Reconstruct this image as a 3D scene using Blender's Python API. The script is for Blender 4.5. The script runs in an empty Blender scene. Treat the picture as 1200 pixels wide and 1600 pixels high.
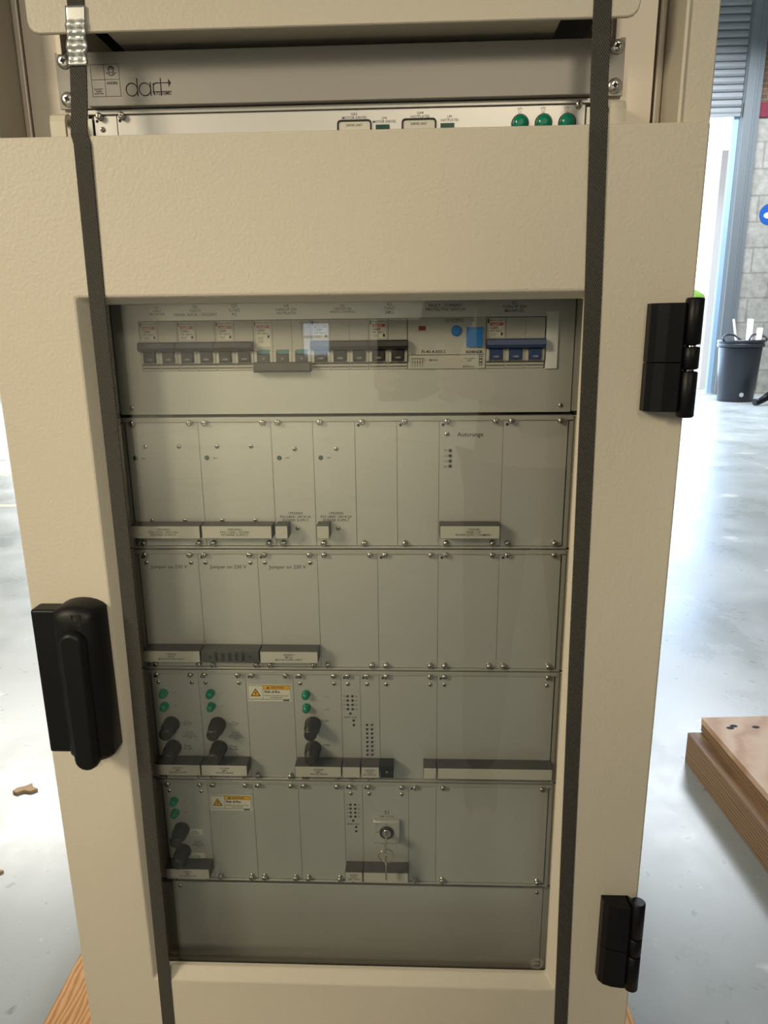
import bpy, bmesh, math, random
from mathutils import Vector, Matrix
random.seed(7)
SC = bpy.context.scene
COL = SC.collection
Z0 = 1.1731                      # height of the top edge of the module rows above the floor (m)

# ------------------------------------------------------------------ camera
cam_d = bpy.data.cameras.new('camera'); cam = bpy.data.objects.new('camera', cam_d); COL.objects.link(cam)
cam_d.lens = 1097.365 / 1600 * 36; cam_d.sensor_width = 36; cam_d.sensor_fit = 'AUTO'
cam_d.clip_start = .02; cam_d.clip_end = 200
_r = Vector((0.99919912, 0.03843954, -0.01111373)); _u = Vector((0.00121661, 0.24843318, 0.96864827)); _f = Vector((-0.03999541, 0.96788602, -0.24818745))
cam.matrix_world = Matrix(((_r.x, _u.x, -_f.x, .27863), (_r.y, _u.y, -_f.y, -.67386), (_r.z, _u.z, -_f.z, .07688 + Z0), (0, 0, 0, 1)))
SC.camera = cam

# ------------------------------------------------------------------ world, lights, exposure
W = bpy.data.worlds.new('sky'); SC.world = W; W.use_nodes = True
bg = W.node_tree.nodes['Background']; bg.inputs[0].default_value = (.80, .90, 1.0, 1); bg.inputs[1].default_value = 3.0
SC.view_settings.view_transform = 'Standard'; SC.view_settings.look = 'None'; SC.view_settings.gamma = 1
SC.view_settings.use_curve_mapping = False
SC.view_settings.exposure = 0.0

def area(name, loc, target, sx, sy, power, color, spread=180):
    l = bpy.data.lights.new(name, 'AREA'); l.shape = 'RECTANGLE'; l.size = sx; l.size_y = sy; l.energy = power; l.color = color; l.spread = math.radians(spread)
    o = bpy.data.objects.new(name, l); COL.objects.link(o); o.location = loc
    o.rotation_euler = (Vector(target) - Vector(loc)).to_track_quat('-Z', 'Y').to_euler()
    return o
WARM = (1.0, .86, .64); COOL = (.80, .90, 1.0)
area('unseen_area_light', (-1.5, -1.7, 2.2), (.26, 0, .98), .7, .7, 2.75, WARM, 42)  # added low spot aimed at the door, brightening its left side
area('added_door_light', (1.05, -4.2, 3.1), (.22, 0, .68), 1.0, 1.0, 2.2, WARM, 28)  # added light, lets the photographer shade the door's right side
area('unseen_area_light', (-2.5, -8.0, 7.2), (-2.5, -8.6, 0), 2.5, 2.0, 420, WARM, 84)  # unseen lamp added to brighten the wall and floor mirrored in the glass
area('unseen_area_light', (-6.3, 10.3, 6.8), (-5.3, 8.6, 0), 4.0, 3.0, 820, (1, .97, .89), 112)  # unseen hall lamp, placed so its reflection brightens the left floor
area('unseen_area_light', (5.2, 10.6, 6.9), (4.6, 9.6, 0), 3.0, 2.0, 760, (.87, .93, 1), 165)  # unseen hall lamp, placed to brighten the right floor and back wall
area('daylight_from_roller_door', (3.9, 13.3, 2.6), (1.5, 2, 0), 4.4, 4.6, 460, (.46, .67, 1.0))

# ------------------------------------------------------------------ materials
def mat(name, base, rough=.5, metal=0.0, spec=.5, **k):
    m = bpy.data.materials.new(name); m.use_nodes = True
    b = m.node_tree.nodes['Principled BSDF']
    b.inputs['Base Color'].default_value = (*base, 1); b.inputs['Roughness'].default_value = rough
    b.inputs['Metallic'].default_value = metal; b.inputs['Specular IOR Level'].default_value = spec
    return m
def N(m, t, **k):
    n = m.node_tree.nodes.new(t)
    for a, v in k.items():
        if hasattr(n, a): setattr(n, a, v)
        else: n.inputs[a.replace('_', ' ')].default_value = v
    return n
def L(m, a, ao, b, bi): m.node_tree.links.new(a.outputs[ao], b.inputs[bi])
def coords(m, scale=(1, 1, 1), rot=(0, 0, 0)):
    t = N(m, 'ShaderNodeTexCoord'); p = N(m, 'ShaderNodeMapping'); p.inputs['Scale'].default_value = scale; p.inputs['Rotation'].default_value = rot
    L(m, t, 'Object', p, 'Vector'); return p
def bump_noise(m, scale, strength, dist=.001, stretch=(1, 1, 1), detail=3):
    p = coords(m, stretch); n = N(m, 'ShaderNodeTexNoise'); n.inputs['Scale'].default_value = scale; n.inputs['Detail'].default_value = detail
    L(m, p, 0, n, 'Vector'); b = N(m, 'ShaderNodeBump'); b.inputs['Strength'].default_value = strength; b.inputs['Distance'].default_value = dist
    L(m, n, 'Fac', b, 'Height'); L(m, b, 0, m.node_tree.nodes['Principled BSDF'], 'Normal'); return m
def ramp(m, stops):
    r = N(m, 'ShaderNodeValToRGB'); e = r.color_ramp.elements
    while len(e) < len(stops): e.new(.5)
    for i, (p, c) in enumerate(stops): e[i].position = p; e[i].color = (*c, 1)
    return r
def vary(m, scale, stops, stretch=(1, 1, 1), detail=4, rot=(0, 0, 0)):
    p = coords(m, stretch, rot); n = N(m, 'ShaderNodeTexNoise'); n.inputs['Scale'].default_value = scale; n.inputs['Detail'].default_value = detail
    L(m, p, 0, n, 'Vector'); r = ramp(m, stops); L(m, n, 'Fac', r, 'Fac')
    L(m, r, 0, m.node_tree.nodes['Principled BSDF'], 'Base Color'); return n, r

M = {}
M['cream'] = bump_noise(mat('textured_cream_paint', (.66, .60, .48), .48), 330, .5, .0008)
M['alu'] = bump_noise(mat('anodised_aluminium_sheet', (.66, .65, .62), .36, .5), 60, .05, .0004, (1, 1, 30))
M['alu_rail'] = mat('aluminium_extrusion', (.58, .57, .53), .38, .5)
M['flange'] = bump_noise(mat('brushed_aluzinc', (.70, .63, .54), .40, .25), 40, .10, .0004, (40, 40, 1))
M['title'] = bump_noise(mat('shaded_title_panel_paint', (.34, .325, .295), .45, .15), 300, .04, .0003)  # base darkened to carry the drawer's shadow on the panel
M['steel'] = mat('zinc_screw', (.62, .60, .56), .25, .95)
M['slot'] = mat('screw_slot', (.02, .02, .02), .7)
M['black'] = bump_noise(mat('black_moulded_plastic', (.006, .006, .006), .45, 0, .28), 500, .08, .0004)
M['hinge'] = mat('black_hinge_coating', (.004, .004, .005), .42, 0, .28)
M['void'] = mat('interior_shade_tone', (.015, .015, .015), .9)  # near black stands in for shade inside the cabinet
M['seal'] = mat('black_rubber_seal', (.01, .01, .012), .7)
M['print'] = mat('black_print', (.02, .02, .022), .7)
M['hole'] = mat('pin_hole', (.025, .025, .022), .8)
M['white_label'] = mat('white_label_insert', (.56, .54, .48), .5)
M['paper'] = mat('white_sticker', (.74, .71, .62), .6)
M['orange'] = mat('orange_warning_print', (.80, .42, .02), .6)
M['green'] = mat('green_lens', (.0, .23, .13), .18, 0, .6)
M['green_dark'] = mat('unlit_green_led', (.01, .07, .05), .2, 0, .6)
M['led'] = mat('unlit_dark_led', (.03, .03, .028), .3)
M['fuse'] = mat('black_fuse_holder', (.03, .026, .022), .38)
M['strip'] = mat('dark_grey_handle_plastic', (.07, .07, .065), .55)
M['mcb'] = mat('pale_grey_breaker_case', (.52, .50, .45), .55)
M['mcb_groove_shade'] = mat('breaker_shadow_groove', (.12, .11, .10), .7)  # dark tone paints groove shade as strips on the breaker face
M['lever'] = mat('navy_breaker_lever', (.018, .020, .045), .4)
M['lever_black'] = mat('black_breaker_lever', (.018, .017, .017), .45)
M['lever_blue'] = mat('blue_breaker_lever', (.03, .055, .16), .4)
M['blue'] = mat('bright_blue_plastic', (.02, .19, .55), .4)
M['teal'] = mat('teal_off_flag', (.10, .25, .28), .5)
M['red'] = mat('red_window', (.22, .02, .015), .4)
M['red_print'] = mat('red_logo_print', (.55, .10, .06), .6)
M['white_handle'] = mat('cream_plastic_handle', (.72, .67, .54), .35)
M['brass'] = mat('nickel_key', (.66, .60, .50), .25, .95)
M['chrome'] = mat('chrome', (.7, .7, .68), .15, 1)
M['crimp'] = mat('galvanised_crimp', (.72, .72, .68), .28, .9)

m = M['strap'] = mat('charcoal_polyester_webbing', (.066, .060, .052), .72)
p = coords(m, (1, 1, 1), (0, math.radians(32), 0)); w = N(m, 'ShaderNodeTexWave'); w.bands_direction = 'X'; w.inputs['Scale'].default_value = 190; w.inputs['Distortion'].default_value = .6
L(m, p, 0, w, 'Vector'); b = N(m, 'ShaderNodeBump'); b.inputs['Strength'].default_value = .9; b.inputs['Distance'].default_value = .0012
L(m, w, 'Fac', b, 'Height'); L(m, b, 0, m.node_tree.nodes['Principled BSDF'], 'Normal')
r = ramp(m, [(0, (.062, .056, .045)), (1, (.115, .106, .086))]); L(m, w, 'Fac', r, 0); L(m, r, 0, m.node_tree.nodes['Principled BSDF'], 'Base Color')

m = M['glass'] = bpy.data.materials.new('tinted_safety_glass'); m.use_nodes = True; nt = m.node_tree
nt.nodes.remove(nt.nodes['Principled BSDF'])
tr = N(m, 'ShaderNodeBsdfTransparent'); tr.inputs[0].default_value = (.945, .95, .925, 1)
gl = N(m, 'ShaderNodeBsdfGlossy'); gl.inputs['Roughness'].default_value = .015; gl.inputs[0].default_value = (1, 1, 1, 1)
fr = N(m, 'ShaderNodeFresnel'); ge = N(m, 'ShaderNodeNewGeometry'); io = N(m, 'ShaderNodeMix'); io.inputs[2].default_value = 1.52; io.inputs[3].default_value = 1 / 1.52; L(m, ge, 'Backfacing', io, 0); L(m, io, 0, fr, 'IOR')
mx = N(m, 'ShaderNodeMixShader'); L(m, fr, 0, mx, 0); L(m, tr, 0, mx, 1); L(m, gl, 0, mx, 2)
L(m, mx, 0, nt.nodes['Material Output'], 'Surface')
M['etch'] = mat('etched_glass_mark', (.42, .41, .36), .6)

# floor: painted concrete, worn
m = M['floor'] = mat('worn_grey_painted_concrete', (.5, .53, .5), .3); B = m.node_tree.nodes['Principled BSDF']
p = coords(m, (1, 1, 1)); n1 = N(m, 'ShaderNodeTexNoise'); n1.inputs['Scale'].default_value = 1.6; n1.inputs['Detail'].default_value = 8; n1.inputs['Roughness'].default_value = .62; L(m, p, 0, n1, 'Vector')
r1 = ramp(m, [(.30, (.33, .355, .335)), (.55, (.39, .41, .39)), (.75, (.47, .48, .45))]); L(m, n1, 'Fac', r1, 0)
p2 = coords(m, (1.0, 2.2, 1), (0, 0, .35)); n2 = N(m, 'ShaderNodeTexNoise'); n2.inputs['Scale'].default_value = 2.3; n2.inputs['Detail'].default_value = 5; L(m, p2, 0, n2, 'Vector')
r2 = ramp(m, [(.66, (0, 0, 0)), (.69, (1, 1, 1))]); L(m, n2, 'Fac', r2, 0)
mxc = N(m, 'ShaderNodeMix'); mxc.data_type = 'RGBA'; L(m, r2, 0, mxc, 0); L(m, r1, 0, mxc, 6); mxc.inputs[7].default_value = (.66, .65, .58, 1)
n3 = N(m, 'ShaderNodeTexNoise'); n3.inputs['Scale'].default_value = 26; n3.inputs['Detail'].default_value = 3; L(m, p, 0, n3, 'Vector')
r3 = ramp(m, [(.27, (.55, .55, .55)), (.34, (1, 1, 1)), (.70, (1, 1, 1)), (.76, (1.35, 1.33, 1.25))]); L(m, n3, 'Fac', r3, 0)
mu = N(m, 'ShaderNodeMix'); mu.data_type = 'RGBA'; mu.blend_type = 'MULTIPLY'; mu.inputs[0].default_value = 1; L(m, mxc, 2, mu, 6); L(m, r3, 0, mu, 7)
L(m, mu, 2, B, 'Base Color')
rr = ramp(m, [(.3, (.22,) * 3), (.7, (.42,) * 3)]); L(m, n1, 'Fac', rr, 0); L(m, rr, 0, B, 'Roughness')
bp = N(m, 'ShaderNodeBump'); bp.inputs['Strength'].default_value = .12; bp.inputs['Distance'].default_value = .004; L(m, n1, 'Fac', bp, 'Height'); L(m, bp, 0, B, 'Normal')

def wood(name, c0, c1, c2, scale, rot=(0, 0, 0), stretch=(1, 1, 1), dist=3.0):
    m = mat(name, c1, .62); B = m.node_tree.nodes['Principled BSDF']
    p = coords(m, stretch, rot); w = N(m, 'ShaderNodeTexWave'); w.bands_direction = 'X'; w.inputs['Scale'].default_value = scale; w.inputs['Distortion'].default_value = dist; w.inputs['Detail'].default_value = 3; w.inputs['Detail Scale'].default_value = 1.5
    L(m, p, 0, w, 'Vector'); r = ramp(m, [(0, c0), (.45, c1), (1, c2)]); L(m, w, 'Fac', r, 0); L(m, r, 0, B, 'Base Color'); return m
M['ply'] = wood('orange_plywood', (.58, .25, .065), (.80, .38, .12), (.88, .48, .19), 34, (0, 0, 0), (1, .25, 1), 6)
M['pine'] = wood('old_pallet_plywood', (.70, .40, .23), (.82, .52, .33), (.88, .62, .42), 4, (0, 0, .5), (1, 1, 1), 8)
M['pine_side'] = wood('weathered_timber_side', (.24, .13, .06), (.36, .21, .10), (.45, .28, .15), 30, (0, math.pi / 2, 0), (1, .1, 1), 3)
M['chip'] = mat('splintered_wood', (.72, .47, .25), .7)

def blocks(name, c1, c2, mortar, bw, bh, ms):
    m = mat(name, c1, .85); p = coords(m, (1, 1, 1), (math.pi / 2, 0, 0)); b = N(m, 'ShaderNodeTexBrick')
    b.inputs['Color1'].default_value = (*c1, 1); b.inputs['Color2'].default_value = (*c2, 1); b.inputs['Mortar'].default_value = (*mortar, 1)
    b.inputs['Scale'].default_value = 1; b.inputs['Brick Width'].default_value = bw; b.inputs['Row Height'].default_value = bh; b.inputs['Mortar Size'].default_value = ms
    L(m, p, 0, b, 'Vector'); n = N(m, 'ShaderNodeTexNoise'); n.inputs['Scale'].default_value = 9; n.inputs['Detail'].default_value = 6; L(m, p, 0, n, 'Vector')
    r = ramp(m, [(.3, (.72,) * 3), (.7, (1.1,) * 3)]); L(m, n, 'Fac', r, 0)
    mu = N(m, 'ShaderNodeMix'); mu.data_type = 'RGBA'; mu.blend_type = 'MULTIPLY'; mu.inputs[0].default_value = 1; L(m, b, 0, mu, 6); L(m, r, 0, mu, 7)
    L(m, mu, 2, m.node_tree.nodes['Principled BSDF'], 'Base Color'); return m
M['block'] = blocks('painted_concrete_block', (.52, .50, .45), (.48, .46, .41), (.36, .34, .30), .70, .45, .018)
M['brick'] = blocks('brown_brick', (.24, .13, .07), (.17, .10, .06), (.22, .19, .16), .24, .085, .010)
M['maroon'] = mat('maroon_painted_beam', (.24, .035, .06), .6)
M['shutter'] = mat('grey_roller_shutter', (.36, .38, .40), .5, .2)
M['track'] = mat('grey_shutter_track', (.26, .29, .31), .45, .3)
M['roof'] = mat('grey_roof_sheet', (.40, .40, .38), .8)
M['wallpaint'] = mat('pale_wall_sheet', (.55, .53, .48), .8)
M['outside_ground'] = mat('outside_concrete_yard', (.55, .55, .52), .8)
M['white_post'] = mat('white_steel_post', (.80, .78, .80), .5)
M['pale_blue'] = mat('daylit_track_edge', (.42, .60, .78), .4)  # pale blue paints daylight falling on the track's inner edge
M['bush'] = mat('green_hedge', (.16, .30, .03), .8)
M['teal_skip'] = mat('teal_skip_paint', (.02, .30, .36), .5)
M['bin'] = bump_noise(mat('charcoal_bin_plastic', (.035, .038, .048), .38), 40, .1)
M['tube'] = mat('white_cardboard_tube', (.78, .78, .78), .6)
M['stick'] = mat('pale_stick', (.62, .55, .50), .6)
M['cardboard'] = mat('brown_cardboard', (.36, .22, .11), .8)
M['sign_blue'] = mat('blue_sign_face', (.02, .12, .50), .5)
M['white'] = mat('white_plastic', (.80, .80, .80), .4)
M['grey_hose'] = mat('silver_hose', (.5, .5, .52), .4)
M['yellow'] = mat('yellow_floor_paint', (.62, .58, .34), .5)

# ------------------------------------------------------------------ mesh helpers (mm in, metres out)
class MB:
    def __init__(s): s.bm = bmesh.new(); s.mats = []
    def mi(s, m):
        if m not in s.mats: s.mats.append(m)
        return s.mats.index(m)
    def _fin(s, verts, m, smooth=False):
        i = s.mi(m)
        for f in {f for v in verts for f in v.link_faces}: f.material_index = i; f.smooth = smooth
        return verts
    def box(s, x0, x1, y0, y1, z0, z1, m='', bevel=0):
        r = bmesh.ops.create_cube(s.bm, size=1)
        vs = r['verts']
        for v in vs: v.co = Vector(((x0 + x1) / 2 + v.co.x * (x1 - x0), (y0 + y1) / 2 + v.co.y * (y1 - y0), (z0 + z1) / 2 + v.co.z * (z1 - z0))) / 1000
        s._fin(vs, m)
        if bevel:
            es = list({e for v in vs for e in v.link_edges})
            rr = bmesh.ops.bevel(s.bm, geom=es, offset=bevel / 1000, segments=2, profile=.6, affect='EDGES')
            i = s.mi(m)
            for f in rr['faces']: f.material_index = i; f.smooth = True
        return vs
    def prism(s, poly, a0, a1, axis='z', m='', smooth=False):
        """poly of 2-D points extruded along an axis"""
        def P(u, v, a): return {'z': (u, v, a), 'y': (u, a, v), 'x': (a, u, v)}[axis]
        A = [s.bm.verts.new(Vector(P(u, v, a0)) / 1000) for u, v in poly]; Bv = [s.bm.verts.new(Vector(P(u, v, a1)) / 1000) for u, v in poly]
        i = s.mi(m); n = len(poly); fs = [s.bm.faces.new(A), s.bm.faces.new(Bv)]
        for k in range(n):
            f = s.bm.faces.new((A[k], A[(k + 1) % n], Bv[(k + 1) % n], Bv[k])); f.smooth = smooth; fs.append(f)
        for f in fs: f.material_index = i
        return A + Bv
    def lathe(s, prof, c, axis='y', m='', seg=16, smooth=True, sx=1, sz=1):
        """prof: (radius, position along axis) from front to back"""
        i = s.mi(m); rings = []
        for r, a in prof:
            ring = []
            for k in range(seg):
                t = 2 * math.pi * k / seg; u, v = r * math.cos(t) * sx, r * math.sin(t) * sz
                co = {'y': (c[0] + u, c[1] + a, c[2] + v), 'z': (c[0] + u, c[1] + v, c[2] + a), 'x': (c[0] + a, c[1] + u, c[2] + v)}[axis]
                ring.append(s.bm.verts.new(Vector(co) / 1000))
            rings.append(ring)
        for A, Bq in zip(rings, rings[1:]):
            for k in range(seg):
                f = s.bm.faces.new((A[k], A[(k + 1) % seg], Bq[(k + 1) % seg], Bq[k])); f.smooth = smooth; f.material_index = i
        for ring in (rings[0], rings[-1]):
            f = s.bm.faces.new(ring); f.material_index = i
    def tube(s, pts, r, m='', seg=10, closed=False):
        i = s.mi(m); pts = [Vector(q) for q in pts]; rings = []; n = len(pts)
        rs = r if isinstance(r, (list, tuple)) else [r] * n
        for k, q in enumerate(pts):
            a = pts[(k - 1) % n] if (closed or k) else q; b2 = pts[(k + 1) % n] if (closed or k < n - 1) else q
            d = (b2 - a).normalized(); ref = Vector((0, 0, 1)) if abs(d.z) < .9 else Vector((0, 1, 0))
            e1 = d.cross(ref).normalized(); e2 = d.cross(e1)
            rings.append([s.bm.verts.new((q + e1 * rs[k] * math.cos(2 * math.pi * j / seg) + e2 * rs[k] * math.sin(2 * math.pi * j / seg)) / 1000) for j in range(seg)])
        for k in range(n if closed else n - 1):
            A, Bq = rings[k], rings[(k + 1) % n]
            for j in range(seg):
                f = s.bm.faces.new((A[j], A[(j + 1) % seg], Bq[(j + 1) % seg], Bq[j])); f.smooth = True; f.material_index = i
        if not closed:
            for ring in (rings[0], rings[-1]): s.bm.faces.new(ring).material_index = i
    def quadloops(s, loops, m='', close=True, smooth=False):
        i = s.mi(m); R = [[s.bm.verts.new(Vector(q) / 1000) for q in lp] for lp in loops]; n = len(R[0])
        pairs = list(zip(R, R[1:])) + ([(R[-1], R[0])] if close else [])
        for A, Bq in pairs:
            for k in range(n):
                f = s.bm.faces.new((A[k], A[(k + 1) % n], Bq[(k + 1) % n], Bq[k])); f.material_index = i; f.smooth = smooth
    def face(s, pts, m=''):
        f = s.bm.faces.new([s.bm.verts.new(Vector(q) / 1000) for q in pts]); f.material_index = s.mi(m); return f
    def text(s, txt, cx, y, z, w=None, h=None, m='print', bold=.007, align='C'):
        """flat lettering facing -y; centred on (cx, z); w = total width (mm) or h = capital height (mm)"""
        me, (mnx, mny, mxx, mxy) = glyphs(txt, bold)
        W_, H_ = mxx - mnx, mxy - mny
        k = (w / W_) if w else (h / H_); ky = k if not (w and h) else h / H_
        bm2 = bmesh.new(); bm2.from_mesh(me); i = s.mi(m)
        ox = {'C': (mnx + mxx) / 2, 'L': mnx, 'R': mxx}[align]
        mp = {v: s.bm.verts.new(Vector((cx + (v.co.x - ox) * k, y, z + (v.co.y - (mny + mxy) / 2) * ky)) / 1000) for v in bm2.verts}
        for f in bm2.faces:
            try: g = s.bm.faces.new([mp[v] for v in f.verts]); g.material_index = i
            except ValueError: pass
        bm2.free()
    def build(s, name, parent=None, loc=(0, 0, 0)):
        bmesh.ops.recalc_face_normals(s.bm, faces=s.bm.faces[:])
        me = bpy.data.meshes.new(name); s.bm.to_mesh(me); s.bm.free()
        for k in s.mats: me.materials.append(M[k])
        return link(name, me, parent, loc)
def link(name, me, parent=None, loc=(0, 0, 0)):
    o = bpy.data.objects.new(name, me); COL.objects.link(o); o.location = Vector(loc) / 1000
    if parent: o.parent = parent
    return o
_gl = {}
def glyphs(txt, bold=0):
    if (txt, bold) in _gl: return _gl[txt, bold]
    c = bpy.data.curves.new('lettering', 'FONT'); c.body = txt; c.size = 1; c.resolution_u = 2; c.align_x = 'CENTER'; c.offset = bold; c.space_line = .95
    o = bpy.data.objects.new('lettering', c); COL.objects.link(o); bpy.context.view_layer.update()
    me = bpy.data.meshes.new_from_object(o.evaluated_get(bpy.context.evaluated_depsgraph_get()))
    bpy.data.objects.remove(o); bpy.data.curves.remove(c)
    xs = [v.co.x for v in me.vertices]; ys = [v.co.y for v in me.vertices]
    _gl[txt, bold] = (me, (min(xs), min(ys), max(xs), max(ys))); return _gl[txt, bold]
def tag(o, label, cat, group=None, kind=None):
    o['label'] = label; o['category'] = cat
    if group: o['group'] = group
    if kind: o['kind'] = kind
    return o
def thing(name, label, cat, loc=(0, 0, 0), group=None):
    o = bpy.data.objects.new(name, None); COL.objects.link(o); o.location = Vector(loc) / 1000; o.empty_display_size = .02
    return tag(o, label, cat, group)
def struct(name, mb, loc=(0, 0, 0)):
    o = mb.build(name, None, loc); o['kind'] = 'structure'; return o
Z = Z0 * 1000

# ------------------------------------------------------------------ the hall
mb = MB(); mb.box(-14000, 14000, -11000, 13500, -120, 0, 'floor'); struct('floor', mb)
mb = MB(); mb.box(-14000, 14000, -11000, 13900, 8000, 8150, 'roof'); struct('ceiling', mb)
DX0, DX1, DZ = 1300, 6188, 5600          # roller door opening
mb = MB()
mb.box(DX1, 14000, 13500, 13800, 0, 4893, 'block'); mb.box(DX1, 14000, 13500, 13800, 5133, 8000, 'brick')
mb.box(-3000, DX0, 13500, 13800, 0, 8000, 'block'); mb.box(-14000, -8200, 13500, 13800, 0, 8000, 'block')
mb.box(-8200, -3000, 13500, 13800, 5000, 8000, 'block'); mb.box(DX0, DX1, 13500, 13800, 7200, 8000, 'brick')
struct('wall_back', mb)
mb = MB(); mb.box(DX1 + 2, 14000, 13470, 13800, 4895, 5131, 'maroon'); struct('trim_1', mb)
mb = MB(); mb.box(14000, 14200, -11000, 13800, 0, 8000, 'wallpaint'); struct('wall_right', mb)
mb = MB(); mb.box(-14200, -14000, -11000, 13800, 0, 8000, 'wallpaint'); struct('wall_left', mb)
mb = MB()
mb.box(-14000, -1500, -11200, -11000, 0, 8000, 'wallpaint'); mb.box(-1040, 14000, -11200, -11000, 0, 8000, 'wallpaint'); mb.box(-1500, -1040, -11200, -11000, 1420, 8000, 'wallpaint'); mb.box(-1500, -1040, -11200, -11000, 0, 880, 'wallpaint')
struct('wall_front', mb)
mb = MB(); mb.quadloops([[(-1500, -11120, 880), (-1040, -11120, 880), (-1040, -11120, 1420), (-1500, -11120, 1420)], [(-1500, -11070, 880), (-1040, -11070, 880), (-1040, -11070, 1420), (-1500, -11070, 1420)], [(-1475, -11070, 905), (-1065, -11070, 905), (-1065, -11070, 1395), (-1475, -11070, 1395)], [(-1475, -11120, 905), (-1065, -11120, 905), (-1065, -11120, 1395), (-1475, -11120, 1395)]], 'white_post')
mb.box(-1475, -1065, -11115, -11075, 1165, 1205, 'white_post'); struct('window_1', mb)
# roller shutter: curtain of curved slats
mb = MB(); z = 4965
prof = []
while z < 7250:
    for dz, dy in ((0, 0), (12, -16), (40, -30), (75, -30), (103, -16), (115, 0)): prof.append((dy, z + dz))
    z += 122
R1 = [(DX0 + 40, 13560 + dy, zz) for dy, zz in prof]; R2 = [(DX1 - 14, 13560 + dy, zz) for dy, zz in prof]
mb.quadloops([R1, R2], 'shutter', close=False); mb.box(DX0 + 40, DX1 - 14, 13545, 13585, 4935, 4990, 'shutter')
o = struct('door_1', mb)
mb = MB()
for x0, x1 in ((6180, 6500),):
    mb.box(6190, 6455, 13420, 13498, 0, 7200, 'track'); mb.box(6095, 6186, 13600, 13690, 0, 7200, 'pale_blue'); mb.box(6330, 6362, 13395, 13420, 0, 7200, 'track'); mb.box(6181, 6187.5, 13499, 13801, 0, 7990, 'track')
struct('trim_2', mb)
mb = MB(); mb.box(DX0 - 150, DX0 + 50, 13420, 13498, 0, 7200, 'track'); struct('trim_3', mb)
mb = MB(); mb.box(-14000, -700, 4370, 4440, 0, 1.2, 'yellow'); mb.box(-14000, -900, 5640, 5710, 0, 1.2, 'yellow'); struct('trim_4', mb)
# yard outside
mb = MB(); mb.box(-20000, 30000, 13800, 60000, -160, -20, 'outside_ground'); struct('yard_ground', mb)
mb = MB(); mb.box(6500, 6660, 15000, 15140, 0, 4700, 'white_post'); mb.box(6515, 8200, 15010, 15130, 4560, 4700, 'white_post'); 
mb.prism([(6660, 4100), (6660, 4250), (7090, 4560), (7090, 4440)], 15020, 15120, 'y', 'white_post')
tag(mb.build('gate_post'), 'white steel post with a braced arm, outside the roller door opening', 'post')
mb = MB(); rnd = random.Random(3)
for k in range(60):
    r = rnd.uniform(350, 700); mb.lathe([(r * .2, -r * .9), (r * .8, -r * .5), (r, 0), (r * .8, r * .55), (r * .2, r * .9)], (rnd.uniform(9000, 16000), rnd.uniform(33500, 35500), rnd.uniform(300, 2700)), 'z', 'bush', 8)
tag(mb.build('hedge'), 'bright green hedge far outside the roller door opening', 'hedge')
mb = MB(); mb.box(4000, 22000, 26900, 27100, -20, 1620, 'white_post')
for x in range(4500, 22000, 1100): mb.box(x, x + 90, 26870, 26899, -20, 1600, 'track')
tag(mb.build('yard_wall'), 'low white boundary wall with dark uprights across the yard outside', 'wall')
mb = MB(); mb.prism([(9700, -20), (13200, -20), (13800, 2050), (9200, 2050)], 29000, 31000, 'y', 'teal_skip'); mb.box(9100, 13900, 28950, 31050, 2050, 2150, 'teal_skip')
for x in (10200, 11200, 12200, 13000): mb.box(x, x + 90, 28930, 29000, 60, 2050, 'teal_skip')
tag(mb.build('waste_skip'), 'teal skip standing behind the white yard wall outside', 'skip')

# ------------------------------------------------------------------ bin and the things round it
bx, by = 5990, 12100
t = thing('waste_bin', 'charcoal plastic barrel bin standing against the block wall, tubes poking out', 'bin', (bx, by, 0))
mb = MB(); mb.lathe([(285, 0), (290, 20), (345, 900), (345, 940), (330, 940), (275, 30)], (0, 0, 0), 'z', 'bin', 32)
mb.bm.faces.ensure_lookup_table(); mb.build('body', t)
mb = MB(); mb.lathe([(350, 930), (376, 935), (378, 985), (362, 990), (362, 1003), (380, 1008), (378, 1050), (330, 1050), (330, 935)], (0, 0, 0), 'z', 'bin', 32); mb.build('rim', t)
for sgn in (-1, 1):
    mb = MB(); mb.tube([(sgn * 360, -150, 1035), (sgn * 370, -110, 1090), (sgn * 300, -60, 1135), (sgn * 230, -40, 1145), (sgn * 150, -60, 1130), (sgn * 90, -110, 1075), (sgn * 70, -150, 1040)], 17, 'bin'); mb.build('handle', t)
mb = MB(); mb.lathe([(38, 0), (38, 4)], (-30, -303, 130), 'y', 'tube', 16); mb.build('sticker', t)['label'] = 'small round pale sticker'
def rod(name, a, b2, r, ma, label, cat, hollow=True):
    mb = MB(); d = (Vector(b2) - Vector(a)); mb.tube([a, b2], r, ma, 18)
    if hollow: mb.tube([b2, Vector(b2) + d.normalized() * 2], r * .8, 'stick', 18)
    return tag(mb.build(name), label, cat)
rod('cardboard_tube', (6150, 12130, 60), (6125, 12130, 1400), 48, 'tube', 'thick white cardboard tube standing upright in the middle of the bin', 'tube')
rod('cardboard_tube', (6200, 11990, 60), (6225, 11960, 1250), 44, 'tube', 'shorter white cardboard tube at the right side of the bin', 'tube')
rod('stick', (6080, 12020, 80), (5855, 12180, 1400), 18, 'stick', 'thin pale stick leaning out of the bin to the left', 'stick', False)
mb = MB(); mb.box(6262, 6282, 11990, 12190, 200, 1240, 'cardboard'); tag(mb.build('cardboard_sheet'), 'brown cardboard piece standing in the right side of the bin', 'cardboard')
t = thing('floor_blower', 'black and silver machine with a curved handle lying on the floor beside the bin', 'machine', (6500, 11350, 0))
mb = MB(); mb.lathe([(60, -330), (150, -300), (170, -100), (165, 120), (90, 300), (55, 330)], (60, 0, 172), 'x', 'hinge', 20); mb.build('body', t)
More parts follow.
